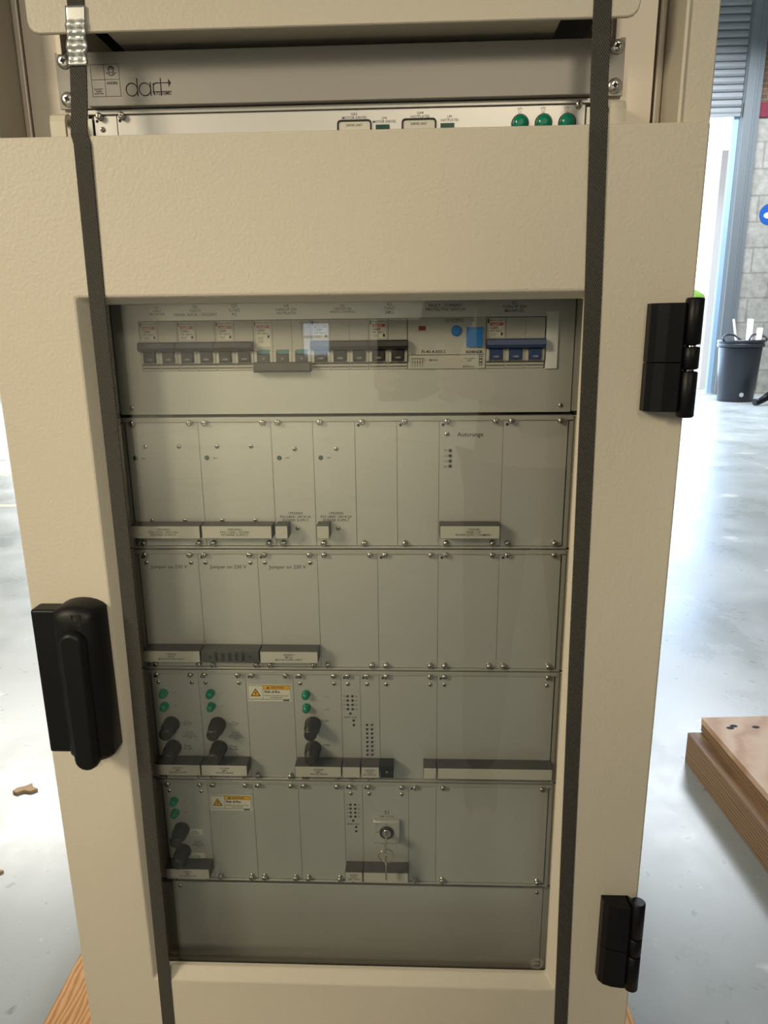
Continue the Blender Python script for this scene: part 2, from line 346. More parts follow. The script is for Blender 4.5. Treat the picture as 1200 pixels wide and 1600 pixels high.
mb = MB(); mb.tube([(-180, -40, 250), (-130, -60, 420), (-20, -60, 500), (120, -40, 470), (210, 0, 330)], 34, 'grey_hose'); mb.build('handle', t)
mb = MB(); mb.tube([(-280, 0, 170), (-380, -40, 110), (-480, -70, 62), (-560, -90, 58)], [62, 56, 50, 56], 'hinge', 14); mb.build('nozzle', t)
mb = MB(); mb.tube([(-250, -180, 60), (-120, -200, 70), (-40, -180, 150), (60, -190, 150), (160, -200, 60), (300, -200, 40)], 26, 'grey_hose'); mb.build('hose', t)
t = thing('safety_sign', 'round blue safety sign with white symbol, fixed on the block wall', 'sign', (6870, 13499, 3275))
mb = MB(); mb.lathe([(185, -4), (185, 0)], (0, 0, 0), 'y', 'sign_blue', 40); mb.build('disc', t)
mb = MB(); mb.lathe([(75, -6), (75, -4.5)], (-10, 0, -20), 'y', 'white', 24, sx=1.3, sz=.75); mb.build('symbol', t)

# ------------------------------------------------------------------ pallets and floor litter
t = thing('wooden_pallet', 'orange plywood pallet under the electrical cabinet', 'pallet', (154, 300, 0))
PZ = 140
mb = MB(); mb.box(-491, 491, -620, 620, PZ - 20, PZ, 'ply', 1.5); mb.build('deck', t)
for x in (-425, 0, 425):
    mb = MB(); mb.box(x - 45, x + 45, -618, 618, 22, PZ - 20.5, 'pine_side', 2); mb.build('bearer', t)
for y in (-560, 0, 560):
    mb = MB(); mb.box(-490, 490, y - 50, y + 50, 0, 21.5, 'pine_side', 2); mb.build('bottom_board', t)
t = thing('wooden_pallet', 'old plywood topped pallet with nail holes, on the floor right of the cabinet', 'pallet', (1090, 1212, 0))
t.rotation_euler = (0, 0, math.radians(3.5))
mb = MB(); mb.box(40, 1200, -1200, 0, 122, 140, 'pine', 1)
for x, y in ((95, -60), (110, -50), (170, -58), (190, -115), (145, -205), (185, -195), (260, -270), (190, -330), (250, -340), (180, -365), (300, -400), (235, -470), (330, -520), (290, -620)):
    mb.lathe([(7, 0), (7, .4)], (x, y, 140), 'z', 'hole', 8, sx=1.6)
mb.build('deck', t)
mb = MB(); mb.box(42, 90, -1200, 0, 96, 121.5, 'pine_side', 1); mb.build('batten', t)
for x in (0, 560, 1110):
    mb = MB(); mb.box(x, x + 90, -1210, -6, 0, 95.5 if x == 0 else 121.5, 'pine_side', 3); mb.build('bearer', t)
mb = MB(); mb.prism([(150, 141), (158, 200), (165, 215), (230, 215), (230, 141)], -720, -700, 'y', 'pine_side')
t2 = tag(mb.build('timber_offcut', None, (1090, 1212, 0)), 'short dark timber offcut standing on the old pallet', 'timber'); t2.rotation_euler = (0, 0, math.radians(3.5))
mb = MB(); mb.prism([(0, 0), (16, -8), (30, 4), (52, 0), (66, 12), (44, 22), (38, 36), (24, 22), (6, 14)], 0, 7, 'z', 'chip')
o = tag(mb.build('wood_chip', None, (-850, 1010, 0)), 'splintered pale wood chip on the grey floor', 'wood chip')
mb = MB(); mb.prism([(0, 0), (26, -4), (40, 8), (12, 16)], 0, 5, 'z', 'chip')
tag(mb.build('wood_chip', None, (-745, 705, 0)), 'small pale wood splinter at the left edge of the floor', 'wood chip')

# ------------------------------------------------------------------ the cabinet
CX = 213.4; FB = -38; CW = 306        # centre, frame front plane, half width
CB, CT = PZ + .5, 2080               # bottom and top, metres*1000 above floor
cab = thing('electrical_cabinet', 'cream 19 inch electrical cabinet with glazed door, strapped on its pallet', 'cabinet', (CX, 0, CB))
H = CT - CB; zz = lambda zr: zr + Z - CB      # row height -> local height
mb = MB()
mb.box(-CW, -CW + 2.5, FB + 3, 760, 0, H, 'cream'); mb.box(CW - 2.5, CW, FB + 3, 760, 0, H, 'cream')
mb.box(-CW + 2.6, CW - 2.6, 757, 760, 0, H, 'cream'); mb.box(-CW + 2.6, CW - 2.6, FB + 3, 756.9, H - 3, H, 'cream'); mb.box(-CW + 2.6, CW - 2.6, FB + 3, 756.9, 0, 3, 'cream')
mb.build('housing', cab)
mb = MB()   # front frame: rounded lip and return walls
ho, hi = CW, CW - 27
def rect(hx, z0, z1, y): return [(-hx, y, z0), (hx, y, z0), (hx, y, z1), (-hx, y, z1)]
mb.quadloops([rect(ho - .3, .3, H - .3, FB + 40), rect(ho - .3, .3, H - .3, FB + 1.5), rect(ho - 1.5, 1.5, H - 1.5, FB), rect(hi + 5, 32 , H - 32, FB), rect(hi + 2, 29, H - 29, FB - 2), rect(hi, 27, H - 27, FB - 1), rect(hi, 27, H - 27, FB + 44), rect(hi + 1.5, 28.5, H - 28.5, FB + 44)], 'cream')
mb.build('front_frame', cab)
for s in (-1, 1):
    mb = MB(); x0, x1 = sorted((s * 232, s * 269.5)); mb.box(x0, x1, 2, 4.5, 30, H - 30, 'flange'); xa, xb = sorted((s * 267, s * 269.5)); mb.box(xa, xb, 4.6, 60, 30, H - 30, 'flange'); mb.build('mounting_rail', cab)
    mb = MB(); x0, x1 = sorted((s * 272.5, s * 278.5)); mb.box(x0, x1, 4, 12, 30, H - 30, 'flange', 1.5); mb.build('rail_cover', cab)
mb = MB(); mb.box(-278, 278, 400, 403, 30, H - 30, 'void'); mb.box(-278, -276, 64, 399, 30, H - 30, 'void'); mb.box(276, 278, 64, 399, 30, H - 30, 'void'); mb.build('interior_shade_sheet', cab)  # black sheets stand in for the unlit depth of the cabinet

# door
DW0, DW1 = -84.4 - CX, 510.4 - CX; DT, DBm = zz(232.3), zz(-800)
OX0, OX1, OT, OB = -6.5 - CX, 431.5 - CX, zz(108.5), zz(-611)
F = -63
def rr(x0, x1, z0, z1, y, r):
    if r <= 0: r = .01
    out = []
    for cx, cz, a0 in ((x0 + r, z0 + r, 180), (x1 - r, z0 + r, 270), (x1 - r, z1 - r, 0), (x0 + r, z1 - r, 90)):
        for k in range(4):
            a = math.radians(a0 + k * 30); out.append((cx + r * math.cos(a), y, cz + r * math.sin(a)))
    return out
mb = MB()
mb.quadloops([rr(DW0, DW1, DBm, DT, -40, 2), rr(DW0, DW1, DBm, DT, F + 2, 2), rr(DW0 + .6, DW1 - .6, DBm + .6, DT - .6, F + .6, 2), rr(DW0 + 2, DW1 - 2, DBm + 2, DT - 2, F, 2),
              rr(OX0 - 1.5, OX1 + 1.5, OB - 1.5, OT + 1.5, F, 3), rr(OX0, OX1, OB, OT, F + .5, 3), rr(OX0 + 1, OX1 - 1, OB + 1, OT - 1, F + 1.6, 3), rr(OX0 + 7.5, OX1 - 7.5, OB + 9, OT - 5.5, F + 10, 2),
              rr(OX0 + 8, OX1 - 8, OB + 9.5, OT - 6, F + 11, 2), rr(OX0 + 8, OX1 - 8, OB + 9.5, OT - 6, -48, 2), rr(OX0 - 14, OX1 + 14, OB - 14, OT + 14, -48, 3), rr(OX0 - 14, OX1 + 14, OB - 14, OT + 14, -40, 3)], 'cream')
door = mb.build('door', cab)
mb = MB(); mb.box(OX0 - 10, OX1 + 10, -47.6, -43.6, OB - 10, OT + 10, 'glass'); mb.build('window_pane', door)
mb = MB()
mb.quadloops([rr(OX0 - 13, OX1 + 13, OB - 13, OT + 13, -43.4, 3), rr(OX0 + 2, OX1 - 2, OB + 3, OT - 2, -43.4, 3), rr(OX0 + 2, OX1 - 2, OB + 3, OT - 2, -39.5, 3), rr(OX0 - 13, OX1 + 13, OB - 13, OT + 13, -39.5, 3)], 'seal'); mb.build('window_seal', door)
mb = MB(); cx, cz = 414.3 - CX, zz(-593.0)
mb.bm.faces.ensure_lookup_table()
for r0, r1 in ((6.9, 6.5),):
    ring0 = [(cx + r0 * math.cos(a * math.pi / 20), -47.9, cz + r0 * math.sin(a * math.pi / 20)) for a in range(40)]; ring1 = [(cx + r1 * math.cos(a * math.pi / 20), -47.9, cz + r1 * math.sin(a * math.pi / 20)) for a in range(40)]
    mb.quadloops([ring0, ring1], 'etch', close=False)
mb.text('SAVOI', cx, -47.9, cz, w=9.5, m='etch', bold=.02)
for k in range(26):
    a = k * math.pi / 13; mb.box(cx + 5.3 * math.cos(a) - .32, cx + 5.3 * math.cos(a) + .32, -47.9, -47.8, cz + 5.3 * math.sin(a) - .5, cz + 5.3 * math.sin(a) + .5, 'etch')
mb.build('safety_glass_stamp', door)
# swing handle
hz = lambda a: zz(a)
mb = MB()
mb.box(-74 - CX, -30 - CX, -82, -63.2, hz(-316), hz(-168), 'black', 2.5); mb.build('handle_base_plate', door)
mb = MB()    # rounded housing: arched ends, half-cylinder belly
outl = []
x0, x1 = -52.5 - CX, -10 - CX; xm = (x0 + x1) / 2
def housing(inset, y):
    pts = []
    for k in range(9): a = math.radians(20 + k * 17.5); pts.append((xm + (x1 - x0 - 2 * inset) / 2 * math.cos(a) / math.cos(math.radians(20)), y, hz(-172) - 2 + 12 * math.sin(a) - inset))
    for k in range(9): a = math.radians(200 + k * 17.5); pts.append((xm + (x1 - x0 - 2 * inset) / 2 * math.cos(a) / math.cos(math.radians(20)), y, hz(-312) + 12 * math.sin(a) + inset))
    return pts
mb.quadloops([housing(0, -63.2), housing(0, -83), housing(2, -87.5), housing(7, -91), housing(16, -92.5)], 'black', close=False, smooth=True)
mb.bm.faces.new([v for v in mb.bm.verts][-18:]).material_index = 0
q = -172 - 12
mb.build('handle_housing', door)
mb = MB(); cxh, czh = -27 - CX, hz(-166)
for a, b2, c2, d2 in ((-4, 4, 5.6, 6.2), (-4, 4, -4.2, -3.6), (-4, -3.3, -3.6, 6), (3.3, 4, -3.6, 6), (-4.6, 4.6, -8, -7.4)): mb.box(cxh + a, cxh + b2, -92.2, -91.4, czh - 9 + c2, czh - 9 + d2, 'fuse')
mb.lathe([(2.2, -.6), (2.2, .4)], (cxh, -91.6, czh - 7), 'y', 'fuse', 12); mb.build('handle_emblem', door)
mb = MB()
def lev(inset, y, top, bot, hw0, hw1):
    pts = []; c0, c1 = -31.5 - CX, -32.0 - CX
    for k in range(9): a = math.radians(k * 22.5); pts.append((c0 + (hw0 - inset) * math.cos(a), y, hz(top) - hw0 + (hw0 - inset) * math.sin(a)))
    for k in range(9): a = math.radians(180 + k * 22.5); pts.append((c1 + (hw1 - inset) * math.cos(a), y, hz(bot) + hw1 + (hw1 - inset) * math.sin(a)))
    return pts
mb.quadloops([lev(0, -84, -183, -327, 12.5, 11.8), lev(0, -93, -183, -327, 12.5, 11.8), lev(1.5, -97, -183, -327, 12.5, 11.8), lev(4.5, -99, -183, -327, 12.5, 11.8)], 'black', close=False, smooth=True)
vs = [v for v in mb.bm.verts]; mb.bm.faces.new(vs[-18:]); mb.bm.faces.new(vs[:18])
mb.build('handle_lever', door)
# hinges
def hinge(zt, zb):
    mb = MB(); h = zt - zb; zm = zz(zb + h * .47)
    prof = [(472.5, -63.3), (473, -72), (477, -77), (485, -80), (497, -81.5), (499, -80), (499, -63.3)]
    prof = [(x - CX, y) for x, y in prof]
    mb.prism(prof, zz(zb + 5), zm - .5, 'z', 'hinge'); mb.prism(prof, zm + .5, zz(zt - 4), 'z', 'hinge')
    mb.prism([(497.5 - CX, -63.3), (497.5 - CX, -79), (499.2 - CX, -79), (499.2 - CX, -63.3)], zz(zb + 5), zz(zt - 4), 'z', 'hinge')
    leaf = mb.build('hinge', door)
    for a, b2 in ((0, .395), (.41, .60), (.615, 1)):
        mb = MB(); mb.lathe([(6.0, zz(zb + h * a)), (7.2, zz(zb + h * a) + 1.2), (7.2, zz(zb + h * b2) - 1.2), (6.0, zz(zb + h * b2))], (506.4 - CX, -75.5, 0), 'z', 'hinge', 24); mb.build('hinge_knuckle', door)
    mb = MB(); mb.lathe([(4, zz(zb + 2)), (4, zz(zt - 2))], (506.4 - CX, -75.5, 0), 'z', 'chrome', 12); mb.build('hinge_pin', door)['label'] = 'bright hinge pin showing in the knuckle gaps'
hinge(101, 5); hinge(-483, -591)

# ------------------------------------------------------------------ keyboard drawer above the door
t = thing('keyboard_drawer', 'wide cream drawer front jutting out above the title panel', 'drawer', (213.7, 0, Z + 311))
mb = MB(); o_ = [rr(-241.3, 241.3, 0, 176, -43, 9), rr(-241.3, 241.3, 0, 176, -45.2, 9), rr(-240.5, 240.5, .8, 175.2, -46, 8.5)]
mb.quadloops(o_, 'cream', close=False); vs = list(mb.bm.verts); mb.bm.faces.new(vs[-16:]); mb.bm.faces.new(vs[:16]); mb.build('drawer_front', t)
mb = MB(); mb.box(-184, 184, -42.8, 360, 5, 62, 'cream', 1); mb.build('tray', t)
for s in (-1, 1):
    mb = MB(); x0, x1 = sorted((s * 232, s * 241)); mb.box(x0, x1, 1, 340, 2, 40, 'flange'); mb.box(*sorted((s * 234, s * 238)), -6, 1, -1, 22, 'flange'); mb.build('slide', t)

# ------------------------------------------------------------------ screws (one shared mesh per kind)
def m_collar():
    mb = MB(); mb.lathe([(1.5, -5.2), (2.5, -4.9), (2.9, -4.2), (2.9, -3), (2.4, -2.8), (2.4, -.6), (3.1, -.5), (3.1, 0)], (0, 0, 0), 'y', 'steel', 16)
    mb.box(-2.3, 2.3, -5.32, -5.0, -.35, .35, 'slot'); o = mb.build('collar_screw'); me = o.data; bpy.data.objects.remove(o); return me
def m_cross(r=2.6):
    mb = MB(); mb.lathe([(r * .45, -1.3), (r * .8, -1.05), (r, -.4), (r, 0)], (0, 0, 0), 'y', 'steel', 16)
    mb.box(-r * .6, r * .6, -1.45, -1.2, -r * .14, r * .14, 'slot'); mb.box(-r * .14, r * .14, -1.45, -1.2, -r * .6, r * .6, 'slot')
    o = mb.build('cross_screw'); me = o.data; bpy.data.objects.remove(o); return me
def m_socket():
    mb = MB(); mb.lathe([(2.0, -2.4), (4.6, -2.2), (5.8, -1.1), (6.2, -.6), (6.2, 0)], (0, 0, 0), 'y', 'steel', 20); mb.lathe([(2.0, -2.55), (2.0, -2.3)], (0, 0, 0), 'y', 'slot', 6)
    for k in range(4): a = k * math.pi / 2 + .6; mb.box(2.2 * math.cos(a) - .5, 2.2 * math.cos(a) + .5, -2.5, -2.2, 2.2 * math.sin(a) - .5, 2.2 * math.sin(a) + .5, 'slot')
    o = mb.build('bolt'); me = o.data; bpy.data.objects.remove(o); return me
ME = dict(collar=m_collar(), cross=m_cross(2.3), big=m_socket())
def screw(par, kind, x, z, y=0, rot=None):
    o = link('screw', ME[kind], par, (x, y, z)); o.rotation_euler = (0, random.uniform(0, 3.1) if rot is None else rot, 0); return o
# bolts on the rack rails beside drawer
PX = -1.2                                     # panel front plane
def plate(w, h, parent, name='front_panel', ma='alu', holes=()):
    mb = MB(); mb.box(.15, w - .15, PX, PX + 2.5, 0, h, ma, .25)
    for x, z, r in holes: mb.lathe([(r, PX - .06), (r, PX)], (x, 0, z), 'y', 'hole', 12)
    return mb.build(name, parent)

# title panel
t = thing('title_panel', 'grey title panel lettered dart, between drawer and lamp panel', 'panel', (0, 0, Z + 268.2))
mb = MB(); mb.box(.4, 429, -10, 0, 0, 41.5, 'title', .6); mb.build('front_panel', t)
for s, (x0, x1) in (('l', (-28.2, .2)), ('r', (429.2, 457.0))):
    mb = MB(); mb.box(x0, x1, -2.5, -.3, 0.5, 44, 'title', .3); mb.build('ear', t)
for x in (-20.5, 450): 
    for z in (8, 37.5): screw(t, 'big', x, z, -2.6)
mb = MB(); y = -10.12
def rail(x0, x1, z0, z1, mm='print'): mb.box(x0, x1, y, y + .05, z0, z1, mm)
bx0, bx1, bz0, bz1 = 4.8, 29.2, 7.3, 31.8; xm_, zm_ = 16.3, 20.2
for a in (bz0, bz1): rail(bx0, bx1, a, a + .35)
for a in (bx0, bx1, xm_): rail(a, a + .35, bz0, bz1)
rail(bx0, bx1, zm_, zm_ + .35)
mb.build('logo_frame', t)
mb = MB()
cx, cz = 22.6, 27.4
mb.lathe([(2.7, -10.14), (2.7, -10.1)], (cx, 0, cz + .7), 'y', 'print', 16); mb.lathe([(1.9, -10.18), (1.9, -10.15)], (cx, 0, cz + .2), 'y', 'title', 16); mb.box(cx - 2.2, cx + 2.2, -10.2, -10.19, cz + .6, cz + 1.1, 'print'); mb.box(cx - .25, cx + .25, -10.2, -10.19, cz + 1, cz + 3.2, 'print')
mb.tube([(cx - 4.4, -10.15, cz - 2.4), (cx - 3.2, -10.15, cz - 1.8), (cx - 2.4, -10.15, cz - 3), (cx - 1.2, -10.15, cz - 3.9), (cx, -10.15, cz - 4.1), (cx + 1.2, -10.15, cz - 3.9), (cx + 2.4, -10.15, cz - 3), (cx + 3.2, -10.15, cz - 1.8), (cx + 4.4, -10.15, cz - 2.4)], .22, 'print', 6)
mb.box(cx - 1.9, cx - 1.5, -10.2, -10.19, cz - 3.4, cz - 1, 'print'); mb.box(cx + 1.5, cx + 1.9, -10.2, -10.19, cz - 3.4, cz - 1, 'print')
mb.build('diver_helmet_logo', t)
mb = MB(); mb.text('Innovation\nQuality\nworld-wide', 6.0, y, 11.6, w=8.6, m='print', align='L'); mb.build('logo_motto', t)
mb = MB(); mb.text('KNÜRR', 22.9, y, 17.8, w=9.4, m='print', bold=.03)
mb.build('logo_name', t); mb = MB()
# thin-stroke word "dart" with an arrow through the t
def stroke(pts, w=.55): mb.tube([(a, -10.15, b2) for a, b2 in pts], w / 2 + .12, 'print', 6)
def ring(cx, cz, r): mb.tube([(cx + r * math.cos(k * math.pi / 14), -10.15, cz + r * math.sin(k * math.pi / 14)) for k in range(28)], .4, 'print', 6, closed=True)
ring(39.2, 12.2, 4.9); stroke([(44.1, 7.2), (44.1, 20.8)]); ring(50.6, 12.2, 4.9); stroke([(55.6, 7.2), (55.6, 17.4)])
stroke([(58.0, 8.2), (58.0, 16.6)]); stroke([(58.0, 14.5), (58.8, 16.2), (60.5, 16.8), (62.2, 16.8)]); stroke([(64.5, 7.0), (64.5, 20.4)]); stroke([(60.5, 16.8), (72.0, 16.8)], .4)
mb.prism([(71.2, 13.6), (73.6, 16.8), (71.2, 20.0)], -10.2, -10.1, 'y', 'print'); stroke([(56.8, 10.2), (73.8, 10.2)], .2); mb.build('lettering', t)
mb = MB(); mb.text('SYSTEMS', 65.5, y, 8.9, w=15, m='print', bold=.02); mb.build('lettering', t)

# ------------------------------------------------------------------ subracks
def subrack(zt, label, handles=False, ears=True):
    t = thing('subrack', label, 'subrack', (0, 0, Z + zt - 133.35), 'aluminium subracks')
    for z0, z1 in ((127.6, 131.2), (0.15, 2.3)) if not handles else ((129.8, 132.6), (.15, 2.3)):
        mb = MB(); mb.box(-4.5, 431, -3.4, 24, z0 + .3, z1 + 1.2 if z0 > 9 else z1 + .3, 'alu_rail', .4); mb.box(-4.5, 431, 6, 24, z0 - 2 if z0 > 9 else z0, z1, 'alu_rail'); mb.build('rail', t)
    for x0, x1 in ((-4.5, -1.2), (427.8, 431)):
        mb = MB(); mb.box(x0, x1, -3, 220, 2.7, 127, 'alu_rail'); mb.build('side_plate', t)
    if ears:
        for x0, x1 in ((-27.6, -4.8), (431.3, 454.4)):
            mb = MB(); mb.box(x0, x1, -1, 1.6, 1, 132, 'flange', .3); mb.build('ear', t)
    mb = MB(); mb.box(-1, 427.6, 24.2, 26, 3, 127, 'void'); mb.build('gap_shade_sheet', t)  # black sheet stands in for the shade behind the panel gaps
    if handles:
        for x0, x1 in ((-30, -17), (443, 456)):
            mb = MB(); z0, z1 = 12, 128.5
            prof = [(-1.4, z0), (-14, z0), (-20, z0 + 3), (-22, z0 + 8), (-22, z1 - 8), (-20, z1 - 3), (-14, z1), (-1.4, z1), (-1.4, z1 - 4), (-13, z1 - 4), (-17, z1 - 6), (-18.2, z1 - 10), (-18.2, z0 + 10), (-17, z0 + 6), (-13, z0 + 4), (-1.4, z0 + 4)]
            A = [(x0, a, b2) for a, b2 in prof]; Bq = [(x1, a, b2) for a, b2 in prof]
            n = len(prof); mb.quadloops([A, Bq], 'white_handle', close=False)
            h = n // 2
            for X in (x0, x1):
                for k in range(h - 1): mb.face([(X, *prof[k]), (X, *prof[k + 1]), (X, *prof[n - 2 - k]), (X, *prof[n - 1 - k])], 'white_handle')
            mb.build('pull_handle', t)['label'] = 'cream plastic loop handle'
    return t
subrack(266.9, 'aluminium subrack with cream loop handles, directly below the title panel', True)
subrack(0, 'aluminium subrack holding the power supply row under the breaker panel')
subrack(-133.35, 'aluminium subrack holding the row marked Jumper on 230 V')
subrack(-266.7, 'aluminium subrack holding the upper heater driver row')
subrack(-400.05, 'aluminium subrack holding the row with the key switch')

# lamp panel (3U, seen above the door top)
t = thing('plug_in_module', 'narrow blank module at the left end above the door', 'module', (0, 0, Z + 137))
plate(20.2, 126.3, t, holes=((2.6, 121.9, 1.3),)); screw(t, 'collar', 6, 126.0 - 1.0, PX); screw(t, 'cross', 7, 115.2, PX)
t = thing('lamp_panel', 'wide panel with three green lamps, peeping over the top edge of the door', 'panel', (20.6, 0, Z + 137))
W_ = 427 - 20.6
plate(W_, 126.3, t, holes=((2.4, 122.0, 1.4),)); screw(t, 'collar', 5.2, 126.0 - .8, PX); screw(t, 'collar', W_ - 6.2, 125.5, PX)
for k, x in enumerate((371.8, 391.8, 411.8)):
    mb = MB(); mb.lathe([(2, -6), (5, -5.2), (6.4, -3), (6.6, 0)], (x - 20.6, PX, 112.2), 'y', 'green', 24)
    for a in range(8): mb.box(x - 20.6 - .2, x - 20.6 + .2, PX - 6.1, PX - 5.9, 112.2 + a * .4, 112.2 + a * .4 + .1, 'green')
    mb.build('lamp_lens', t); mb = MB(); mb.lathe([(7.0, -2.2), (7.4, -1.8), (7.6, 0)], (x - 20.6, PX, 112.2), 'y', 'fuse', 24); mb.build('lamp_bezel', t)
for x0, lab, sub in ((214, 'G03\nMOTOR DRIVES', 'DRIVE UNIT'), (270, 'G04\nHOTPLATES', 'DRIVE UNIT')):
    a = x0 - 20.6
    mb = MB(); mb.quadloops([rr(a, a + 30, 95, 118.2, PX - .1, 3), rr(a, a + 30, 95, 118.2, PX - 1.6, 3), rr(a + 1.3, a + 28.7, 96.3, 116.9, PX - 1.6, 2.2), rr(a + 1.3, a + 28.7, 96.3, 116.9, PX - .1, 2.2)], 'print'); mb.build('switch_frame', t)
    mb = MB(); mb.box(a + 1.4, a + 28.6, PX - .9, PX - .1, 96.4, 116.8, 'paper'); mb.text(sub, a + 15, PX - 1.0, 113.9, w=14, bold=.01); mb.build('switch_label', t)
    mb = MB(); mb.box(a + 33.5, a + 45.5, PX - .8, PX - .05, 108, 114.0, 'green_dark'); mb.build('lamp_window', t)
def prints(par, items, y=None, name='lettering'):
    for it in items:
        mb = MB(); mb.text(it[0], it[1], (PX - .1) if y is None else y, it[2], **it[3]); mb.build(name, par)
prints(t, [('GA3\nMOTOR DRIVES', 229 - 20.6, 121.4, dict(w=21)), ('LP4\nMOTOR DRIVES', 255 - 20.6, 117.8, dict(w=20)), ('GA4\nHOTPLATES', 286 - 20.6, 121.2, dict(w=16)), ('LP5\nHOTPLATES', 311.5 - 20.6, 117.8, dict(w=15))]
       + [('LP%d\nL%d' % (k + 1, k + 1), x - 20.6, 122.6, dict(h=4.6)) for k, x in enumerate((371.3, 391.2, 411.2))])

# ------------------------------------------------------------------ breaker panel (row above the modules)
t = thing('breaker_panel', 'grey sheet panel with the long cut-out for circuit breakers, top of the glazed window', 'panel', (0, 0, Z + 2))
mb = MB(); zt_, h0, h1 = 131, 40.9, 87.3
for a in ((-3, 428, 0, h0), (-3, 428, h1, zt_), (-3, 22, h0, h1), (413.2, 428, h0, h1)): mb.box(a[0], a[1], PX, PX + 2.4, a[2], a[3], 'alu')
mb.build('front_panel', t)
for x in (8, 419): 
    for z in (6, 125): screw(t, 'cross', x, z, PX)
prints(t, [(s, cx, 96.2, dict(w=w)) for cx, s, w in ((41, 'Q7\nC6A/2\nMONITOR', 14), (77, 'Q6\nC6A/2\nPANEL RACK / SIGGERS', 40), (113.9, 'Q5\nC10/2\nPC', 10), (162.4, 'Q4\nC60N-3P-20A\nHOTPLATES', 20), (214.5, 'Q3\nC60N-3P-10A\nWHITE CONTROL', 24), (258, 'Q2\nC6A/2\nEMG', 10), (372.5, 'Q1\nC60N-3P-20A\nMAINFUSE', 22), (309.5, 'FAULT - CURRENT\nPROTECTIVE SWITCH', 36))])
mb = MB(); mb.box(-18, -4, -2.4, 120, 1, 130, 'alu_rail'); t3 = mb.build('side_profile', t)
mb = MB(); mb.box(429, 444, -2.4, 120, 1, 130, 'alu_rail'); mb.build('side_profile', t)
mb = MB(); mb.box(6, 424, 36, 43, 46, 81, 'alu_rail'); mb.build('mounting_bar', t)
mb = MB(); mb.box(402.2, 413.2, -3.4, 3, 42.2, 94, 'white', .5); tag(mb.build('blanking_strip', None, (0, 0, Z)), 'pale blanking strip at the right end of the circuit breakers', 'cover')

def breaker(x0, n, label, lever, tripped=False, rating='10A Type C'):
    t = thing('circuit_breaker', label, 'circuit breaker', (x0, 0, Z + 43.5), 'circuit breakers behind the glass')
    w = 18 * n - .25
    mb = MB()
    for k in range(n):
        a, b2 = 18 * k + .08, 18 * k + 17.92 - (.25 if k == n - 1 else 0)
        mb.box(a, b2, -2.2, 34, 17.2, 45.2, 'mcb', .35)                 # upper face
        mb.box(a, b2, -2.2, 34, -.4, 9.2, 'mcb', .35)                   # lower face
        mb.box(a, b2, 4, 34, 9.2, 17.2, 'mcb')                          # recess floor behind toggle
        mb.box(a, a + 3.0, -5.0, 4, 6.4, 17.2, 'mcb', .4); mb.box(b2 - 3.0, b2, -5.0, 4, 6.4, 17.2, 'mcb', .4)   # cheeks
        for zq in (1.6, 4.6): mb.box(a + .5, b2 - .5, -2.3, -2.15, zq, zq + 1.2, 'mcb_groove_shade')
    mb.build('case', t)
    mb = MB()
    if not tripped:
        mb.prism([(-2.2, 17.6), (-10.5, 18.2), (-12.0, 21.0), (-11, 25.2), (-8.0, 26.4), (-2.2, 26.0)], -1.2 + 1.4, w - .2, 'x', lever)
        for k in range(n): mb.box(18 * k + 3.4, 18 * k + 14.4, -7, 3.9, 7.6, 17.6, lever, .5)
    else:
        mb.prism([(-2.4, -1.5), (-12.0, -2.0), (-13.2, 0), (-12, 6.4), (-9.0, 7.4), (-2.4, 7.0)], .6, w - .4, 'x', lever)
        for k in range(n): mb.box(18 * k + 3.4, 18 * k + 14.4, -5, 3.9, 7.2, 14.2, lever, .4)
    mb.build('toggle_bar', t)
    if tripped:
        for k in range(n):
            mb = MB(); mb.box(18 * k + 3.4, 18 * k + 14.4, -3, 3.8, 14.4, 18.6, 'teal', .3); mb.build('off_flag', t)['label'] = 'teal flag showing the switched-off state'
    mb = MB(); mb.box(2.6, 15.8, -2.36, -2.25, 28.0 if not tripped else 21, 44.4, 'paper')
    y = -2.42
    mb.box(1.0, 2.6, y, y + .05, 40.4, 44.0, 'print'); mb.box(3.2, 15.2, y, y + .05, 38.0, 40.8, 'red_print'); mb.text('MERLIN GERIN', 9.2, y, 42.8, w=12); mb.text('multi9', 8.6, y - .04, 39.4, w=7, m='paper', bold=.02)
    mb.text('C60N', 3.4, y, 36.1, w=7.2, align='L', bold=.02); mb.text(rating, 3.4, y, 33.2, w=11, align='L', bold=.02); mb.text('240/415V\n50/60Hz' if not tripped else '240/415V\n50/60Hz\nIcu 10kA\nIEC 898', 3.4, y, 30.2 if not tripped else 27.4, w=6, align='L'); mb.box(13.2, 15.0, y, y + .05, 29.2, 31.8, 'print')
    mb.build('rating_label', t)
    mb = MB()
    for k in range(n): mb.text('I-ON' if not tripped else 'O', 18 * k + 9, -7.15 if not tripped else -5.2, 10.4, h=1.6, m='paper')
    mb.build('toggle_print', t)
X0 = 22.6
breaker(X0, 2, 'navy lever breaker at the far left, under the MONITOR print', 'lever')
breaker(X0 + 36, 2, 'navy lever breaker under the PANEL RACK print', 'lever')
breaker(X0 + 72, 2, 'charcoal lever breaker under the PC print', 'lever_black')
breaker(X0 + 108, 3, 'three pole breaker switched off, bar down, under the HOTPLATES print', 'strip', True, '20A Type C')
breaker(X0 + 162, 3, 'three pole black lever breaker under the WHITE CONTROL print', 'lever_black')
breaker(X0 + 216, 2, 'black lever breaker immediately left of the fault current switch', 'lever_black')
breaker(347.3, 3, 'blue lever three pole breaker right of the fault current switch, under MAINFUSE', 'lever_blue', False, '20A Type C')
